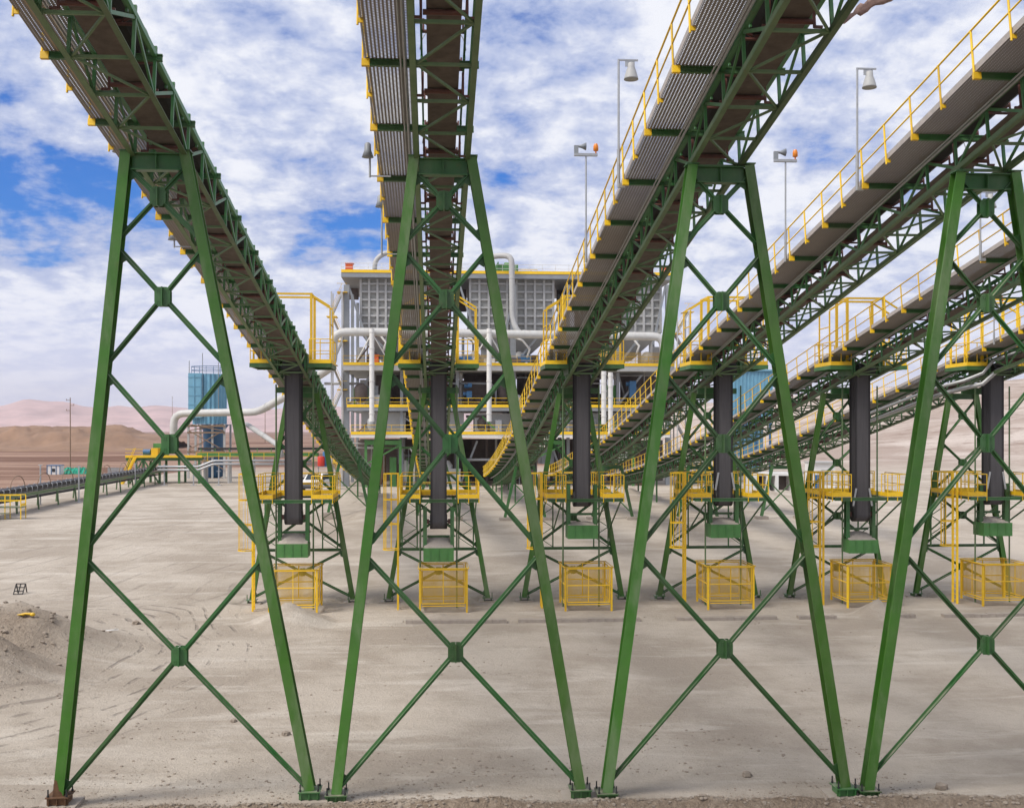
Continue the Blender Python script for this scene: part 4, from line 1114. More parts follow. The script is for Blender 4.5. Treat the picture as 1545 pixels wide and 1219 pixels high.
for k_ in range(70):       # things standing and hung along the open front of each floor
    x = random.uniform(534, 1000); y0, y1 = random.choice([(575, 611), (628, 652), (672, 738), (690, 738), (534, 551), (664, 700)])
    a, b = P(x, y1, PY - .4), P(x, y0, PY - .4); h = b.z - a.z; kind_ = random.random(); m = MB(); yq = PY + random.uniform(-.8, 1.5)
    if kind_ < .3: m.box(a.x, yq, a.z, a.x + random.uniform(.8, 2.6), yq + 1, a.z + h * random.uniform(.3, .9))
    elif kind_ < .5:
        w_ = random.uniform(.4, 1.0); m.lathe([(w_ * .4, h * .1), (w_, h * .3), (w_, h * .75), (w_ * .5, h * .9)], (a.x, yq, a.z), 12)
    elif kind_ < .7:
        L2 = random.uniform(3, 8); m.path([(a.x - L2, yq, b.z - .3), (a.x, yq, b.z - .3), (a.x + .6, yq, b.z - 1.2), (a.x + .6, yq, a.z)], random.uniform(.07, .2), 7)
    elif kind_ < .85:
        m.bar((a.x, yq, a.z), (a.x + h * random.choice([-1, 1]), yq, b.z), .16, .2)
    else:
        for j in range(4): m.bar((a.x + j * .7, yq, a.z), (a.x + j * .7, yq, a.z + h * .7), .09, .09, (0, 1, 0))
        for z in (.35, .7): m.bar((a.x - .1, yq, a.z + h * z), (a.x + 2.3, yq, a.z + h * z), .09, .09)
    nm, mt = random.choice([('equipment', GRYL), ('equipment', GRY), ('equipment', WHT), ('equipment', BRN), ('equipment', GAS), ('equipment', GAL), ('equipment', MESA)])
    bb(m, nm, mt)
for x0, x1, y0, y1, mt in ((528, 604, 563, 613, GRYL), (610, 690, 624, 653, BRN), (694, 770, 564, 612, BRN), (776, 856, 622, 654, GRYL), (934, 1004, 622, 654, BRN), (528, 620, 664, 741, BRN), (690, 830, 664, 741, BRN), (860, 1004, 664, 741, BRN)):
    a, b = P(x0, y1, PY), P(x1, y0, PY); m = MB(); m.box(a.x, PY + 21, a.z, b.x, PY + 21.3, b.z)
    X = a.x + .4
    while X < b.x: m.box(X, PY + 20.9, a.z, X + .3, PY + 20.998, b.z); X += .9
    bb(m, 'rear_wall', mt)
# the three bins
BINL = ['ribbed grey storage bin at the left end of the plant', 'widest ribbed grey storage bin, in the middle of the plant', 'ribbed grey storage bin at the right end of the plant']
for (x0, x1), lb in zip(((543, 646), (708, 836), (880, 998)), BINL):
    a, b = P(x0, 502, PY + 1), P(x1, 422, PY + 1); mid = (a.x + b.x) / 2
    oo = Vector((mid, PY + 6, a.z - 3.6)); r = thing('storage_bin', oo, lb, 'bin', 'ribbed bins of the plant')
    m = MB(); m.box(a.x, PY + 1.2, a.z, b.x, PY + 11, b.z); m.build('shell', BING, r, oo)
    m = MB(); m.hexa([(mid - 2, PY + 5, a.z - 3.6), (mid + 2, PY + 5, a.z - 3.6), (mid + 2, PY + 8, a.z - 3.6), (mid - 2, PY + 8, a.z - 3.6), (a.x, PY + 1.2, a.z - .002), (b.x, PY + 1.2, a.z - .002), (b.x, PY + 11, a.z - .002), (a.x, PY + 11, a.z - .002)]); m.build('hopper_cone', GRYL, r, oo)
    m = MB(); nc = max(5, round((x1 - x0) / 13.6)); nr = 6
    for i in range(nc + 1):
        X = a.x + .12 + (b.x - a.x - .24) * i / nc; m.box(X - .15, PY + .86, a.z + .01, X + .15, PY + 1.195, b.z - .01)
    for j in range(nr + 1):
        z = a.z + .15 + (b.z - a.z - .8) * j / nr; m.box(a.x + .02, PY + .95, z - .13, b.x - .02, PY + 1.194, z + .13)
    m.build('stiffeners', GRYL, r, oo)
    m = MB(); m.box(a.x - .2, PY + .6, b.z + .01, b.x + .2, PY + 11.2, b.z + .35); m.build('top_flange', GRY, r, oo)
# brown sheets standing in for the shade of the open roof void between bins
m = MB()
for q in ((527, 430, 541, 452), (650, 430, 704, 470), (840, 430, 876, 470)): m = MB(); pbox(m, *q, PY + 12, .4); bb(m, 'dark_rear_panel', BRN)
# ducts and stacks
def pipe(name, pts, r_, mt, lb, cat='duct', group=None, n=10, rings=True):
    m = MB(); pp = [P(*q) for q in pts]; sm = []
    for i in range(len(pp)):
        if i == 0 or i == len(pp) - 1: sm.append(pp[i]); continue
        A, Bq, Cq = pp[i - 1], pp[i], pp[i + 1]; d = min((A - Bq).length, (Cq - Bq).length) * .45; d = min(d, r_ * 3)
        p, q = Bq + (A - Bq).normalized() * d, Bq + (Cq - Bq).normalized() * d
        for t in (0, .25, .5, .75, 1): sm.append(p * (1 - t) ** 2 + Bq * 2 * t * (1 - t) + q * t * t)
    m.path(sm, r_, n); o = m.build(name, mt, None, pp[0], pp[0]); tag(o, lb, cat, group)
    if rings:
        k = MB()
        for A, Bq in zip(pp[:-1], pp[1:]):
            L_ = (Bq - A).length; u = (Bq - A).normalized(); c = 3.0
            while c < L_ - 2: k.tube(A + u * c, A + u * (c + .15), r_ * 1.09, n); c += 5.0
        if k.v: k.build('joint_rings', mt, o, pp[0])
    return o
pipe('dust_duct', [(262, 684, 172), (262, 624, 172), (352, 622, 170), (388, 622, 168), (446, 590, 160), (503, 552, 153), (503, 501, 151.5), (560, 501, 151.5), (700, 503, 151.5), (1000, 508, 151.5), (1002, 540, 151.5)], .56, DUCT, 'long white dust duct running along the plant front and down to the blue silo')
pipe('branch_duct', [(372, 640, 172), (420, 672, 160), (426, 690, 160)], .38, GRYL, 'thin grey branch duct slanting down left of the leftmost black belt')
pipe('gooseneck_pipe', [(565, 414, 156), (566, 392, 156), (582, 381, 156), (602, 382, 156)], .33, GRYL, 'grey gooseneck pipe bending over the left end of the plant roof', 'pipe')
pipe('gooseneck_pipe', [(728, 392, 154.2), (748, 386, 154.2), (772, 386, 153.2), (773, 480, 153.0), (782, 505, 152.6), (842, 506, 152.6)], .40, GRYL, 'grey pipe looping over the plant roof and down between two bins', 'pipe')
for x, y0, y1, lb in ((561, 496, 636, 'white vertical pipe on the plant front, left of the conveyor seen end on'), (738, 496, 636, 'white vertical pipe on the plant front inside the trestle left of centre'), (911, 560, 640, 'left of two close white posts on the plant right side'), (921, 562, 660, 'right of two close white posts on the plant right side')):
    a, b = P(x, y1, 150.5), P(x, y0, 150.5)
    m = MB(); m.tube(a, b, .34, 10)
    for z in np.linspace(a.z + 1, b.z - .5, 6): m.tube((a.x, 150.5, z), (a.x, 150.5, z + .12), .40, 10)
    o = m.build('riser_pipe', WHT, None, a, a); tag(o, lb, 'pipe', 'white risers on the plant front')
    if y0 < 500:
        m = MB()
        for dx in (-2.0, 2.0): m.bar(b + Vector((0, 0, -.6)), b + Vector((dx, 1.6, -4.0)), .12, .12)
        m.build('stay', WHT, o, a)
# green and brown plant on the roof
a = P(765, 414, PY + 4); rz = P(765, 417, PY).z
r = thing('roof_fan', (a.x, PY + 4, rz), 'green fan housing on the plant roof under the looping grey pipe', 'fan')
m = MB(); m.box(-1.6, -1, 0, 1.5, 1, 2.1); m.lathe([(.9, -.5), (1.0, -.45), (1.0, .45), (.9, .5)], (.1, 0, 1.5), 16, 'x'); m.build('housing', GAS, r)
m = MB(); m.box(-1.4, -1.2, 0, -1.25, 1.2, 2.4); m.box(1.25, -1.2, 0, 1.4, 1.2, 1.6); m.build('side_plate', G, r)
a = P(794, 414, PY + 4)
r = thing('roof_drive', (a.x, PY + 4, rz), 'cluttered brown drive unit on the plant roof beside the green fan', 'machine')
m = MB()
for i in range(9): x, z = random.uniform(-1.6, 1.2), random.uniform(0, .8); m.box(x, -.5 + i * .1, 0, x + random.uniform(.3, .9), -.1 + i * .1, z + .4)
m.tube((-1.2, 0, .9), (.8, 0, 1.0), .35, 10); m.build('motor_block', BRN, r)
m = MB(); m.path([(-1.6, -.7, 0), (-1.6, -.7, 1.4), (1.5, -.7, 1.4), (1.5, -.7, 0)], .05, 5); m.build('guard_rail', Yl, r)
# stair towers
def stairs(lb, x0, x1, ytop, ybot, Yq):
    a, b = P(x0, ybot, Yq), P(x1, ytop, Yq); g = gz(a.x, Yq)
    r = thing('stair_tower', ((a.x + b.x) / 2, Yq, g), lb, 'stairs', 'stair towers of the plant'); oo = r.location.copy()
    m = MB()
    for X in (a.x, b.x):
        for y_ in (Yq, Yq + 2.4): m.bar((X, y_, g), (X, y_, b.z), .16, .16, (0, 1, 0))
    m.build('post', GRYL, r, oo)
    n = max(2, round((b.z - g) / 3.2)); hh = (b.z - g) / n
    for i in range(n):
        z0, z1 = g + i * hh, g + (i + 1) * hh; yq = Yq + (.0 if i % 2 else 1.3)
        xs0, xs1 = (a.x, b.x) if i % 2 else (b.x, a.x)
        m = MB()
        for y_ in (yq, yq + 1.0): m.bar((xs0, y_, z0), (xs1, y_, z1), .05, .24)
        for t in range(1, 14): u = t / 14; x = xs0 + (xs1 - xs0) * u; m.box(x - .13, yq + .04, z0 + hh * u - .02, x + .13, yq + .96, z0 + hh * u + .02)
        m.build('flight', GRYL, r, oo)
        m = MB(); m.box(xs1 - .7, Yq, z1 - .1, xs1 + .7, Yq + 2.4, z1); m.build('landing', Yl, r, oo)
        m = MB()
        for h in (.6, 1.1): m.bar((xs0, Yq - .03, z0 + h), (xs1, Yq - .03, z1 + h), .05, .05)
        m.bar((xs1 - .7, Yq - .03, z1 + 1.1), (xs1 + .7, Yq - .03, z1 + 1.1), .05, .05); m.build('handrail', Yl, r, oo)
stairs('zigzag stair tower at the left end of the plant', 500, 516, 440, 700, 154.0)
stairs('zigzag stair tower at the right end of the plant', 1022, 1040, 470, 700, 154.0)

# ------------------------------------------------------------------ blue silo and tank
SIL = 182.0
a, b = P(291, 640, SIL), P(342, 565, SIL); cx_ = (a.x + b.x) / 2; R_ = (b.x - a.x) / 2; g = gz(cx_, SIL)
r = thing('silo', (cx_, SIL, g), 'blue clad silo on a tall grey frame, behind the leftmost trestle', 'silo'); oo = r.location.copy()
m = MB(); n = 96; prof = []
for i in range(n):
    t = 2 * math.pi * i / n; rr = R_ * (1.0 if (i // 2) % 2 else .94); prof.append((cx_ + rr * math.cos(t), SIL + rr * math.sin(t)))
m.prism([(x, y, a.z) for x, y in prof], (0, 0, b.z - a.z)); m.build('shell', BLU, r, oo)
m = MB(); m.box(a.x - .1, SIL - R_ - .3, a.z + 1.0, cx_ - .6, SIL - R_ * .5, b.z + .05)
for zz in np.linspace(a.z + 1.6, b.z - .6, 5): m.box(a.x - .14, SIL - R_ - .36, zz, cx_ - .56, SIL - R_ - .301, zz + .09)
for xx in (a.x + .8, a.x + 1.8): m.box(xx, SIL - R_ - .39, a.z + 1.1, xx + .08, SIL - R_ - .302, b.z - .1)
m.build('filter_house', BLU, r, oo)
m = MB()
for h in (.6, 1.2):
    m.path([(cx_ + (R_ + .2) * math.cos(t * math.pi / 8), SIL + (R_ + .2) * math.sin(t * math.pi / 8), b.z + h) for t in range(16)], .05, 5, True)
for t in range(16): x, y = cx_ + (R_ + .2) * math.cos(t * math.pi / 8), SIL + (R_ + .2) * math.sin(t * math.pi / 8); m.bar((x, y, b.z), (x, y, b.z + 1.2), .05, .05, (0, 1, 0))
m.build('top_railing', BLUD, r, oo)
m = MB()
for x, h in ((-R_, 2.0), (-.6, 3.2), (R_ * .7, 1.8)): m.tube((cx_ + x, SIL - R_, b.z - 6), (cx_ + x, SIL - R_, b.z + h), .06, 6)
m.build('mast', GRY, r, oo)
m = MB()
for sx in (-1, -.33, .33, 1):
    for sy in (-1, 1): m.bar((cx_ + sx * R_ * 1.05, SIL + sy * R_, g), (cx_ + sx * R_ * 1.05, SIL + sy * R_, a.z), .3, .3, (0, 1, 0))
m.build('support_leg', GRYL, r, oo)
m = MB()
hz = [g + 1.5, g + 4.5, g + 7.5, a.z]
for z0, z1 in zip(hz[:-1], hz[1:]):
    m.bar((cx_ - R_, SIL - R_ - .2, z0), (cx_ + R_, SIL - R_ - .2, z1), .14, .14); m.bar((cx_ + R_, SIL - R_ - .35, z0), (cx_ - R_, SIL - R_ - .35, z1), .14, .14)
    m.bar((cx_ - R_ * 1.1, SIL - R_ - .2, z1 - .3), (cx_ + R_ * 1.1, SIL - R_ - .2, z1 - .3), .2, .25)
m.build('support_bracing', WOOD, r, oo)
m = MB(); m.lathe([(R_ * .30, 0), (R_ * .55, .2), (R_ * .62, a.z - g - 1), (R_ * .95, a.z - g - .05)], (cx_ + .6, SIL, g), 20); m.build('discharge_column', BLUD, r, oo)
TK = 186.0
a, b = P(1098, 628, TK), P(1166, 560, TK); g = gz(a.x, TK); cx_ = (a.x + b.x) / 2
r = thing('blue_tank_house', (cx_, TK + 3, g), 'blue corrugated tank house behind the fourth black belt', 'tank'); oo = r.location.copy()
m = MB(); m.box(a.x, TK, a.z, b.x, TK + 7, b.z)
i = a.x + .3
while i < b.x - .2: m.box(i, TK - .1, a.z + .1, i + .28, TK - .001, b.z - .2); i += .62
m.build('cladding', BLU, r, oo)
m = MB(); m.box(a.x - .3, TK - .4, b.z + .001, b.x + .3, TK + 7.3, b.z + .25); m.build('roof', BLU, r, oo)
m = MB()
for X in np.linspace(a.x + .3, b.x - .3, 4):
    for y_ in (TK + .5, TK + 6.5): m.bar((X, y_, g), (X, y_, a.z), .35, .35, (0, 1, 0))
m.build('support_leg', BLUD, r, oo)
m = MB(); m.box(a.x + 1.2, TK + 1.5, g + 1.2, b.x - 1.2, TK + 5.5, a.z - .02); m.build('lower_shell', BLU, r, oo)

# ------------------------------------------------------------------ left: ground conveyor, transfer station
GX = -40.0
gY0, gY1 = 84.0, 166.0
r = thing('ground_conveyor', (GX, (gY0 + gY1) / 2, gz(GX, 120)), 'low black-belted ground conveyor with arched hoops at the left edge', 'conveyor'); oo = r.location.copy()
bz = lambda y_: 4.3 + .004 * (y_ - 104)
m = MB(); m.hexa([(GX - .75, gY0, bz(gY0)), (GX + .75, gY0, bz(gY0)), (GX + .75, gY1, bz(gY1)), (GX - .75, gY1, bz(gY1))] + [(GX - .75, gY0, bz(gY0) + .30), (GX + .75, gY0, bz(gY0) + .30), (GX + .75, gY1, bz(gY1) + .30), (GX - .75, gY1, bz(gY1) + .30)]); m.build('belt', BLTK, r, oo)
m = MB(); m.hexa([(GX - .7, gY0, bz(gY0) - .85), (GX + .7, gY0, bz(gY0) - .85), (GX + .7, gY1, bz(gY1) - .85), (GX - .7, gY1, bz(gY1) - .85)] + [(GX - .7, gY0, bz(gY0) - .8), (GX + .7, gY0, bz(gY0) - .8), (GX + .7, gY1, bz(gY1) - .8), (GX - .7, gY1, bz(gY1) - .8)]); m.build('return_belt', DKB, r, oo)
for sx in (-1, 1):
    m = MB(); m.bar((GX + sx * .95, gY0, bz(gY0) - .35), (GX + sx * .95, gY1, bz(gY1) - .35), .12, .28); m.build('stringer', GD, r, oo)
ia = MB()
for sx in (-1, 1): ia.path([(sx * .92, 0, -.3), (sx * .95, 0, .28), (sx * .82, 0, .36)], .035, 5)
ia.bar((-.9, 0, -.12), (.9, 0, -.12), .06, .08); mia = ia.mesh('idler', GAL)
ha = MB(); ha.path([(0, 1.9 * math.cos(math.pi * t / 14), 1.25 * math.sin(math.pi * t / 14)) for t in range(15)], .04, 5); mha = ha.mesh('belt_hoop', WOOD)
la_ = MB()
for sx in (-1, 1): la_.bar((sx * .95, 0, -.5), (sx * 1.1, 0, -2.6), .14, .14)
mla = la_.mesh('support_leg', GD)
y = gY0 + 1; i = 0
while y < gY1 - 2:
    inst(mia, 'idler', r, Vector((GX, y, bz(y))) - oo)
    if i % 4 == 0: inst(mla, 'support_leg', r, Vector((GX, y, bz(y))) - oo)
    if i % 5 == 2: inst(mha, 'belt_hoop', r, Vector((GX + .6, y, bz(y) + .25)) - oo)
    y += 1.45; i += 1
p = hit(14, 783)
r = thing('step_platform', (p.x, p.y, p.z), 'small yellow stepped platform beside the ground conveyor at the left edge', 'platform')
m = MB(); m.box(-1.5, -.5, 1.0, 1.2, .8, 1.08); m.box(-1.1, -.9, .5, .2, -.52, .56); m.build('deck', GD, r)
m = MB()
for x in (-1.45, -.2, 1.15):
    for y_ in (-.45, .75): m.bar((x, y_, 0), (x, y_, 2.1), .07, .07, (0, 1, 0))
for y_ in (-.45, .75):
    for z in (1.6, 2.1): m.bar((-1.45, y_, z), (1.15, y_, z), .06, .06)
m.bar((1.15, -.45, 1.25), (1.15, .75, 1.25), .03, .25); m.build('frame', Yl, r)

TS = 166.0
a = P(255, 738, TS); g = gz(a.x, TS)
r = thing('transfer_station', (a.x, TS, g), 'green transfer station with yellow stairs and a yellow gearbox, behind the leftmost trestle', 'transfer station'); oo = r.location.copy()
m = MB()
for x in (200, 222, 246, 275, 305):
    for y_ in (TS - 2, TS + 2):
        q = P(x, 690, TS); m.bar((q.x, y_, g - .3), (q.x, y_, q.z), .3, .3, (0, 1, 0))
q0, q1 = P(196, 692, TS), P(310, 692, TS); m.bar((q0.x, TS - 2.05, q0.z), (q1.x, TS - 2.05, q0.z), .2, .4); m.bar((q0.x, TS + 2.05, q0.z), (q1.x, TS + 2.05, q0.z), .2, .4)
m.bar((P(202, 735, TS).x, TS - 2.2, g), (P(222, 694, TS).x, TS - 2.2, q0.z), .2, .2); m.bar((P(246, 735, TS).x, TS - 2.2, g), (P(222, 694, TS).x, TS - 2.2, q0.z), .2, .2)
m.build('frame', G, r, oo)
m = MB(); m.box(q0.x, TS - 2.4, q0.z + .25, q1.x, TS + 2.4, q0.z + .35); m.box(q0.x, TS - 2.5, q0.z + .20, q1.x, TS - 2.41, q0.z + .55); m.build('deck', Yl, r, oo)
m = MB()
for h in (.9, 1.4): m.bar((q0.x, TS - 2.45, q0.z + h), (P(222, 690, TS).x, TS - 2.45, q0.z + h), .06, .06)
a1, a2 = P(193, 732, TS), P(212, 684, TS)
for y_ in (TS - 3.4, TS - 2.6): m.bar((a1.x, y_, g), (a2.x, y_, q0.z + .3), .08, .3); m.bar((a1.x, y_, g + 1.1), (a2.x, y_, q0.z + 1.6), .07, .07)
for t in range(1, 14): u = t / 14; m.box(a1.x + (a2.x - a1.x) * u - .15, TS - 3.36, g + (q0.z - g) * u, a1.x + (a2.x - a1.x) * u + .15, TS - 2.64, g + (q0.z - g) * u + .05)
m.build('stairs', Yl, r, oo)
m = MB(); pbox(m, 228, 676, 238, 687, TS - 1.2, 1.4); m.build('gearbox', Yl, r, oo)
m = MB(); q = P(218, 682, TS); m.tube((q.x, TS - .6, q.z), (q.x + 1.0, TS - .6, q.z), .42, 12); m.build('motor', BLUD, r, oo)
m = MB(); pbox(m, 231, 669, 250, 688, TS + .4, 2.2); m.build('head_chute', GAS, r, oo)
# gallery conveyor running right from the station
q0, q1 = P(300, 684, TS), P(480, 684, TS)
r = thing('gallery_conveyor', ((q0.x + q1.x) / 2, TS, gz(q0.x, TS)), 'yellow railed horizontal conveyor gallery running behind the leftmost black belt', 'conveyor'); oo = r.location.copy()
m = MB(); m.box(q0.x, TS - .7, q0.z + .5, q1.x, TS + .7, q0.z + .85); m.build('belt', DKB, r, oo)
m = MB(); m.bar((q0.x, TS - .9, q0.z - .2), (q1.x, TS - .9, q0.z - .2), .15, .5); m.bar((q0.x, TS + .9, q0.z - .2), (q1.x, TS + .9, q0.z - .2), .15, .5)
for x in np.arange(q0.x + .5, q1.x - 1, 2.0): m.bar((x, TS - .92, q0.z - .1), (x, TS - .92, q0.z + .7), .1, .1, (0, 1, 0))
m.build('stringer', GAS, r, oo)
m = MB()
for h in (-.6, .0, .55): m.bar((q0.x, TS - 1.9, q0.z + h - .4), (q1.x, TS - 1.9, q0.z + h - .4), .06, .06)
for x in np.arange(q0.x, q1.x, 1.6): m.bar((x, TS - 1.9, q0.z - 1.05), (x, TS - 1.9, q0.z + .15), .07, .07, (0, 1, 0))
m.build('handrail', Yl, r, oo)
m = MB()
for x in np.arange(q0.x + 1, q1.x, 3.4):
    for y_ in (TS - .9, TS + .9): m.bar((x, y_, gz(x, TS) - .2), (x, y_, q0.z - .46), .26, .26, (0, 1, 0))
m.build('support_post', GRYL, r, oo)
for yy, dy, lb in ((704, 0, 'upper galvanised pipe run before the transfer station'), (709, 1, 'lower galvanised pipe run before the transfer station')):
    pipe('pipe_run', [(238, yy, 158), (300, yy, 158), (322, yy - 9, 158), (470, yy - 9, 158)], .16, GAL, lb, 'pipe', 'pipe runs before the transfer station', 8, False)
for i, x in enumerate((248, 292, 330, 366)):
    q = P(x, 700, 158.3); m = MB(); g = gz(q.x, 158.3); m.bar((0, 0, -.3), (0, 0, q.z - g), .16, .16, (0, 1, 0)); m.box(-.4, -.3, -.3, .4, .3, .08)
    m.bar((-.3, -.02, q.z - g - 1.0), (.3, -.02, q.z - g - 1.0), .08, .08)
    o = m.build('pipe_stand', GAL, None, (0, 0, 0), (q.x, 158.3, g)); tag(o, ('leftmost', 'second from left', 'third from left', 'rightmost')[i] + ' post of the pipe run before the transfer station', 'post', 'posts of the pipe run')

# ------------------------------------------------------------------ vehicles and yard things
def pickup(loc, rz, lb):
    r = thing('pickup_truck', loc, lb, 'truck', None, rz)
    m = MB()     # body: side profile extruded, front at -y
    prof = [(-2.55, .45), (-2.6, .75), (-2.5, 1.0), (-1.35, 1.12), (-.75, 1.72), (.75, 1.75), (.95, 1.12), (2.55, 1.10), (2.6, .5)]
    nP = len(prof); vs = []
    for x, ins in ((-.86, 0), (.86, 0)):
        for y_, z in prof: vs.append((x * (.84 if z > 1.3 else 1), y_, z))
    m.add(vs, [tuple(range(nP))[::-1], tuple(range(nP, 2 * nP))] + [(i, (i + 1) % nP, nP + (i + 1) % nP, nP + i) for i in range(nP)])
    m.build('body', WHT, r)
    m = MB(); m.hexa([(-.70, -1.32, 1.17), (.70, -1.32, 1.17), (.66, -1.2, 1.17), (-.66, -1.2, 1.17), (-.64, -.84, 1.66), (.64, -.84, 1.66), (.62, -.7, 1.66), (-.62, -.7, 1.66)]); m.build('windscreen', GLS, r)
    for sx in (-1, 1):
        m = MB(); m.hexa([(sx * .80, -1.1, 1.2), (sx * .845, -1.1, 1.2), (sx * .845, .7, 1.2), (sx * .80, .7, 1.2), (sx * .71, -.66, 1.64), (sx * .752, -.66, 1.64), (sx * .752, .62, 1.64), (sx * .71, .62, 1.64)]); m.build('side_window', GLS, r)
        m = MB(); m.box(sx * .62 - .16, -2.63, .78, sx * .62 + .16, -2.52, .95); m.build('headlight', GAL, r)
        m = MB(); m.box(sx * .88, -1.0, 1.15, sx * 1.04, -.9, 1.36); m.build('mirror', BLK, r)
        for yy in (-1.6, 1.6):
            m = MB(); m.lathe([(.26, -.12), (.38, -.11), (.38, .11), (.26, .12)], (sx * .80, yy, .38), 16, 'x'); w = m.build('wheel', TYRE, r)
            m = MB(); m.lathe([(.05, 0), (.23, sx * .01), (.23, sx * .02)], (sx * .92, yy, .38), 12, 'x'); m.build('rim', GAL, w)
    m = MB(); m.box(-.84, -2.72, .42, .84, -2.585, .66); m.build('bumper', BLK, r)
    m = MB(); m.box(-.45, -2.66, .74, .45, -2.56, .95); m.build('grille', BLK, r)
    return r
p = hit(478, 742); p.x += .2
tr = pickup(p, R(-22), 'white pickup truck parked behind the leftmost take-up tower'); tr.scale = (1.45, 1.2, 1.35)
p2 = P(484, 692, p.y + 2); g = gz(p2.x, p.y + 5)
r = thing('utility_cart', (p2.x, p.y + 5, g), 'tall cart with a red drum and a blue drum, just behind the white pickup truck', 'cart')
m = MB()
for x in (-.6, .6): m.bar((x, 0, 0), (x, 0, 3.5), .1, .1, (0, 1, 0))
m.box(-.7, -.6, 2.9, .7, .6, 3.0); m.build('frame', GRY, r)
m = MB(); m.lathe([(.4, 0), (.45, .1), (.45, 1.2), (.4, 1.3)], (-.25, -.1, 3.0), 14); m.build('drum', REDT, r)
m = MB(); m.lathe([(.4, 0), (.45, .1), (.45, 1.8), (.4, 1.9)], (.35, .3, 3.0), 14); m.build('drum', BLUD, r)

p = hit(80, 716)
r = thing('site_office', p, 'white site cabin with blue trim at the left, beside the green netting', 'cabin'); L_ = p.y / F
m = MB(); m.box(-9 * L_, 0, 0, 10 * L_, 2.6, 13 * L_); m.build('wall', WHT, r)
m = MB()
for x in (-9, -3, 4, 9.4): m.box(x * L_, -.06, 0, (x + 1) * L_, -.002, 13 * L_)
m.box(-9.4 * L_, -.1, 13 * L_ + .001, 10.4 * L_, 2.7, 14 * L_); m.build('trim', BLUD, r)
m = MB(); m.box(-1.5 * L_, -.04, 4 * L_, 3 * L_, -.001, 9 * L_); m.build('window', GLS, r)
p = hit(112, 715); L_ = p.y / F
m = MB(); n = 40; k = 8; vs = []
for j in range(k):
    for i in range(n):
        u = i / (n - 1); v = j / (k - 1)
        h = 9.5 * L_ * math.sin(math.pi * v) ** .6 * min(1, 4 * u, 4 * (1 - u)) * (1 + random.uniform(-.25, .2))
        vs.append(((u - .5) * 52 * L_, (v - .2) * 3 + random.uniform(-.15, .15), h - .05))
m.add(vs, [(j * n + i, j * n + i + 1, (j + 1) * n + i + 1, (j + 1) * n + i) for j in range(k - 1) for i in range(n - 1)], False)
o = m.build('netting_heap', TEAL, None, (0, 0, 0), p); tag(o, 'long crumpled heap of green netting on the sand, left of the leftmost trestle', 'netting')
for x0, x1, lb in ((163, 173, 'left of two small grey water tanks right of the leftmost trestle leg'), (174, 183, 'right of two small grey water tanks right of the leftmost trestle leg')):
    p = hit((x0 + x1) / 2, 714); L_ = p.y / F; w = (x1 - x0) * L_ / 2
    m = MB(); m.box(-w, 0, .15, w, 1.2, 8 * L_)
    for t in np.linspace(-w, w, 6): m.bar((t, -.03, .1), (t, -.03, 8.2 * L_), .05, .05, (0, 1, 0))
    for z in (.15, 4 * L_, 8 * L_): m.bar((-w, -.05, z), (w, -.05, z), .05, .05)
    o = m.build('water_tank', GRYL, None, (0, 0, 0), p); tag(o, lb, 'tank', 'small grey water tanks')
def power_pole(x, yb, yt, lb, arms=3, r_=.16):
    p = hit(x, yb); h = P(x, yt, p.y).z - p.z
    r = thing('power_pole', p, lb, 'pole', 'timber power poles'); m = MB(); m.tube((0, 0, -.3), (0, 0, h), r_, 8, r_ * .6); m.build('shaft', WOOD, r)
    for i in range(arms):
        m = MB(); z = h - .6 - i * 1.15; s = 1 if i % 2 else -1; m.bar((0, -.1, z), (s * .9, -.1, z), .1, .12); m.tube((s * .8, -.1, z + .05), (s * .8, -.1, z + .35), .06, 6); m.build('crossarm', WOOD, r)
    return r
power_pole(106, 712, 600, 'tall timber power pole left of the leftmost trestle')
power_pole(260, 662, 598, 'distant thin power pole inside the leftmost trestle', 2, .3)
power_pole(400, 668, 612, 'distant power pole between the leftmost trestle and its black belt', 2, .3)
for x, y0, y1, lb in ((61, 762, 702, 'leftmost of three thin grey marker posts by the ground conveyor'), (119, 758, 704, 'middle grey marker post standing by the ground conveyor'), (204, 738, 700, 'right grey marker post standing by the ground conveyor')):
    p = hit(x, y0); h = P(x, y1, p.y).z - p.z
    m = MB(); m.tube((0, 0, -.3), (0, 0, h), .08, 8); m.lathe([(.2, -.2), (.22, .05), (.1, .06)], (0, 0, 0), 10); m.box(-.2, -.05, h, .2, .05, h + .08)
    o = m.build('marker_post', GAL, None, (0, 0, 0), p); tag(o, lb, 'post', 'grey marker posts by the ground conveyor')
p = hit(27, 897); L_ = p.y / F
m = MB(); w, h = 6.5 * L_, 15 * L_
lean = 2.0 * L_
for x in (-w, 0, w): m.bar((x, 0, 0), (x + lean, .25, h), .05, .05, (0, 1, 0))
for z in (.02, .33, .66, 1.0): m.bar((-w + lean * z, .25 * z - .03, h * z), (w + lean * z, .25 * z - .03, h * z), .045, .05)
for x in (-w, w): m.bar((x, .7, 0), (x + lean, .27, h * .98), .05, .05, (0, 1, 0))
o = m.build('pallet_frame', BLK, None, (0, 0, 0), p); tag(o, 'dark slatted frame leaning on the sand behind the spoil pile at the left edge', 'frame')
p = hit(42, 931, 30)
m = MB(); m.path([(-.25, 0, .08), (-.1, .05, .13), (.1, -.02, .12), (.22, .06, .08)], .05, 8); m.lathe([(.04, -.02), (.10, 0), (.11, .08), (.04, .13)], (.20, 0, .05), 10); m.prism([(-.6, .1, .06), (-.2, -.1, .1), (.1, .12, .15), (-.3, .3, .1)], (0, 0, .02))
o = m.build('plastic_scrap', Yl, None, (0, 0, 0), p); tag(o, 'yellow plastic scrap lying on the spoil pile', 'scrap')
p = hit(168, 952, 30)
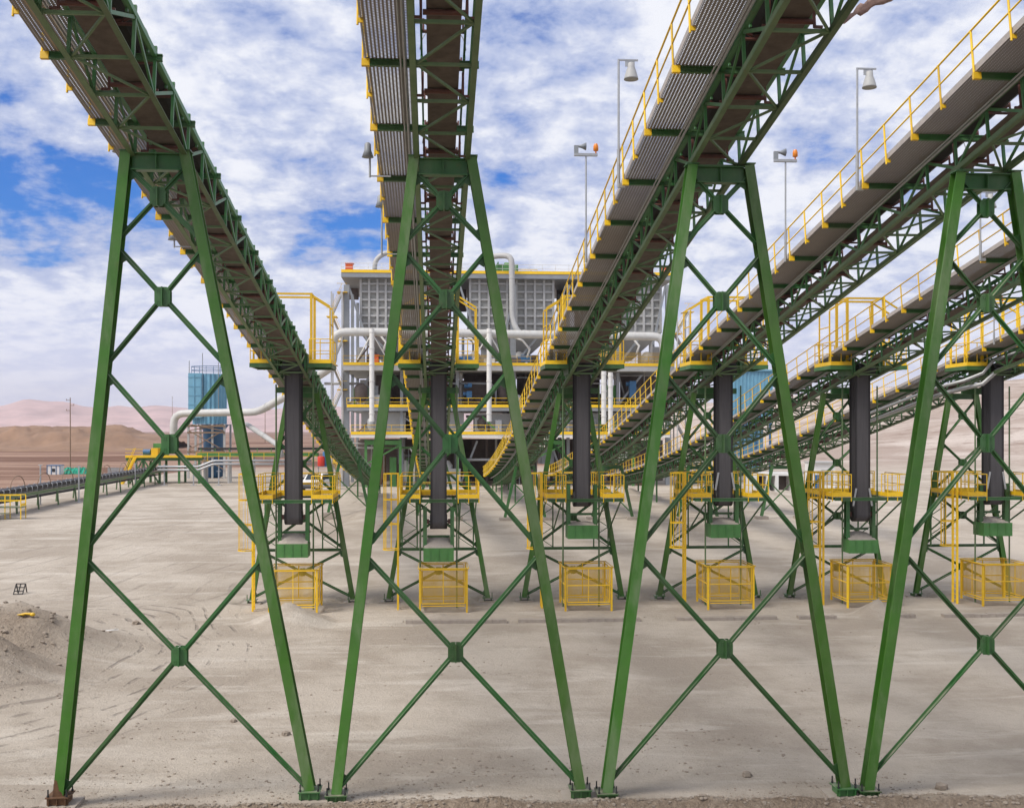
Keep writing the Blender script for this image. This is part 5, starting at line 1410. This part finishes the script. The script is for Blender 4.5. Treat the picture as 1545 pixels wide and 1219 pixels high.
m = MB(); m.prism([(-.4, 0, .02), (-.1, -.12, .03), (.35, -.05, .05), (.3, .1, .05), (-.2, .12, .02)], (0, 0, .02)); m.prism([(-.1, .0, .05), (.2, -.08, .12), (.25, .1, .1)], (0, .02, .01))
o = m.build('plastic_sheet', WHT, None, (0, 0, 0), p); tag(o, 'scrap of white plastic sheet on the sand right of the spoil pile', 'scrap')
p = hit(1243, 738)
r = thing('yard_cabin', p, 'pale blue and white cabin behind the take-up tower on the bare hillside', 'cabin'); L_ = p.y / F
m = MB(); m.box(-18 * L_, 0, 0, 18 * L_, 3, 40 * L_); m.build('wall', WHT, r)
m = MB(); m.box(-4 * L_, -.06, 8 * L_, 14 * L_, -.002, 30 * L_); m.build('panel', GRYL, r)
m = MB(); m.box(-19 * L_, -.3, 40 * L_ + .001, 19 * L_, 3.2, 42 * L_); m.build('roof', GRYL, r)
m = MB(); m.box(-14 * L_, -.05, 0, -7 * L_, -.002, 22 * L_); m.build('door', BLUD, r)
p = hit(1168, 742)
r = thing('open_shed', p, 'low white frame shed with dark openings behind the trestle right of centre', 'shed'); L_ = p.y / F
m = MB(); m.box(-32 * L_, 0, 24 * L_, 32 * L_, 3, 28 * L_)
for x in (-32, -12, 2, 27): m.box(x * L_, 0, 0, (x + 5) * L_, 3, 24 * L_ - .001)
m.build('frame', WHT, r)
m = MB(); m.box(-32 * L_, 1.8, .05, 32 * L_, 1.9, 23 * L_); m.build('back_wall', BRN, r)

# ------------------------------------------------------------------ stones
def rock(m, c, s, seed, flat=.65):
    rr = random.Random(seed); vs = []; n = 6
    for ph in (-.9, -.25, .45):
        for i in range(n):
            t = 2 * math.pi * (i + rr.uniform(-.25, .25)) / n; k = rr.uniform(.75, 1.15)
            vs.append((c[0] + s * k * math.cos(ph) * math.cos(t), c[1] + s * k * math.cos(ph) * math.sin(t), c[2] + s * flat * math.sin(ph)))
    vs.append((c[0], c[1], c[2] + s * flat * .85))
    fs = [(j * n + i, j * n + (i + 1) % n, (j + 1) * n + (i + 1) % n, (j + 1) * n + i) for j in range(2) for i in range(n)] + [(2 * n + i, 2 * n + (i + 1) % n, 3 * n) for i in range(n)]
    m.add(vs, fs)
m = MB(); pts = []
N_ = 14000
u = rng.random(N_); X = rng.uniform(-21, 34, N_); Yv = 30.2 + 27 * u ** 2.2
den = vnoise(X / 2.2, Yv / 1.3, 91) * .6 + vnoise(X / 7, Yv / 4, 92) * .6
keep = den > .665 - .22 * np.exp(-((X + 1.5) / 7) ** 2 - ((Yv - 33) / 5) ** 2) + .0006 * (X - 2) ** 2
X, Yv = X[keep], Yv[keep]; Zv = zg(X, Yv)
for i, (x, y, z) in enumerate(zip(X, Yv, Zv)): rock(m, (x, y, z + .006), .013 + .055 * random.random() ** 4.5, i)
k = 500; X = rng.uniform(-22.5, -15, k); Yv = rng.uniform(41.5, 54, k); Zv = zg(X, Yv)
for i, (x, y, z) in enumerate(zip(X, Yv, Zv)): rock(m, (x, y, z + .01), .03 + .12 * random.random() ** 3.5, 9000 + i)
k = 1500; X = rng.uniform(-11, 19, k); Yv = 30.25 + rng.normal(0, .28, k); Zv = zg(X, Yv)
for i, (x, y, z) in enumerate(zip(X, Yv, Zv)): rock(m, (x, y, z + .008), .02 + .07 * random.random() ** 3, 20000 + i)
o = m.build('gravel', STN, None); tag(o, kind='stuff')
for x, y, s, lb in ((352, 1089, .12, 'dark stone lying under the lower right brace of the leftmost trestle'), (431, 1109, .15, 'rounded grey stone left of the right foot of the leftmost trestle'), (1126, 1171, .17, 'pale stone on the sand inside the trestle right of centre'), (1420, 1190, .20, 'clod of earth inside the trestle at the right edge'), (205, 942, .2, 'stone half sunk in the sand right of the spoil pile')):
    p = hit(x, y, 28); m = MB(); rock(m, (0, 0, s * .35), s, int(x), .8); rock(m, (s * .7, .05, s * .15), s * .5, int(x) + 1, .8)
    o = m.build('stone', STN, None, (0, 0, 0), p); tag(o, lb, 'stone', 'single stones on the sand')

# ------------------------------------------------------------------ desert air
m = MB(); m.box(-9500, -450, -60, 9500, 12500, 420)
HZ = bpy.data.materials.new('desert_air'); HZ.use_nodes = True
t = HZ.node_tree; t.nodes.remove(t.nodes['Principled BSDF'])
pv = t.nodes.new('ShaderNodeVolumePrincipled'); pv.inputs['Color'].default_value = (.95, .90, .97, 1)
pv.inputs['Density'].default_value = 7.0e-5; pv.inputs['Anisotropy'].default_value = .25
t.links.new(pv.outputs[0], t.nodes['Material Output'].inputs['Volume'])
o = m.build('haze', HZ); tag(o, kind='stuff')
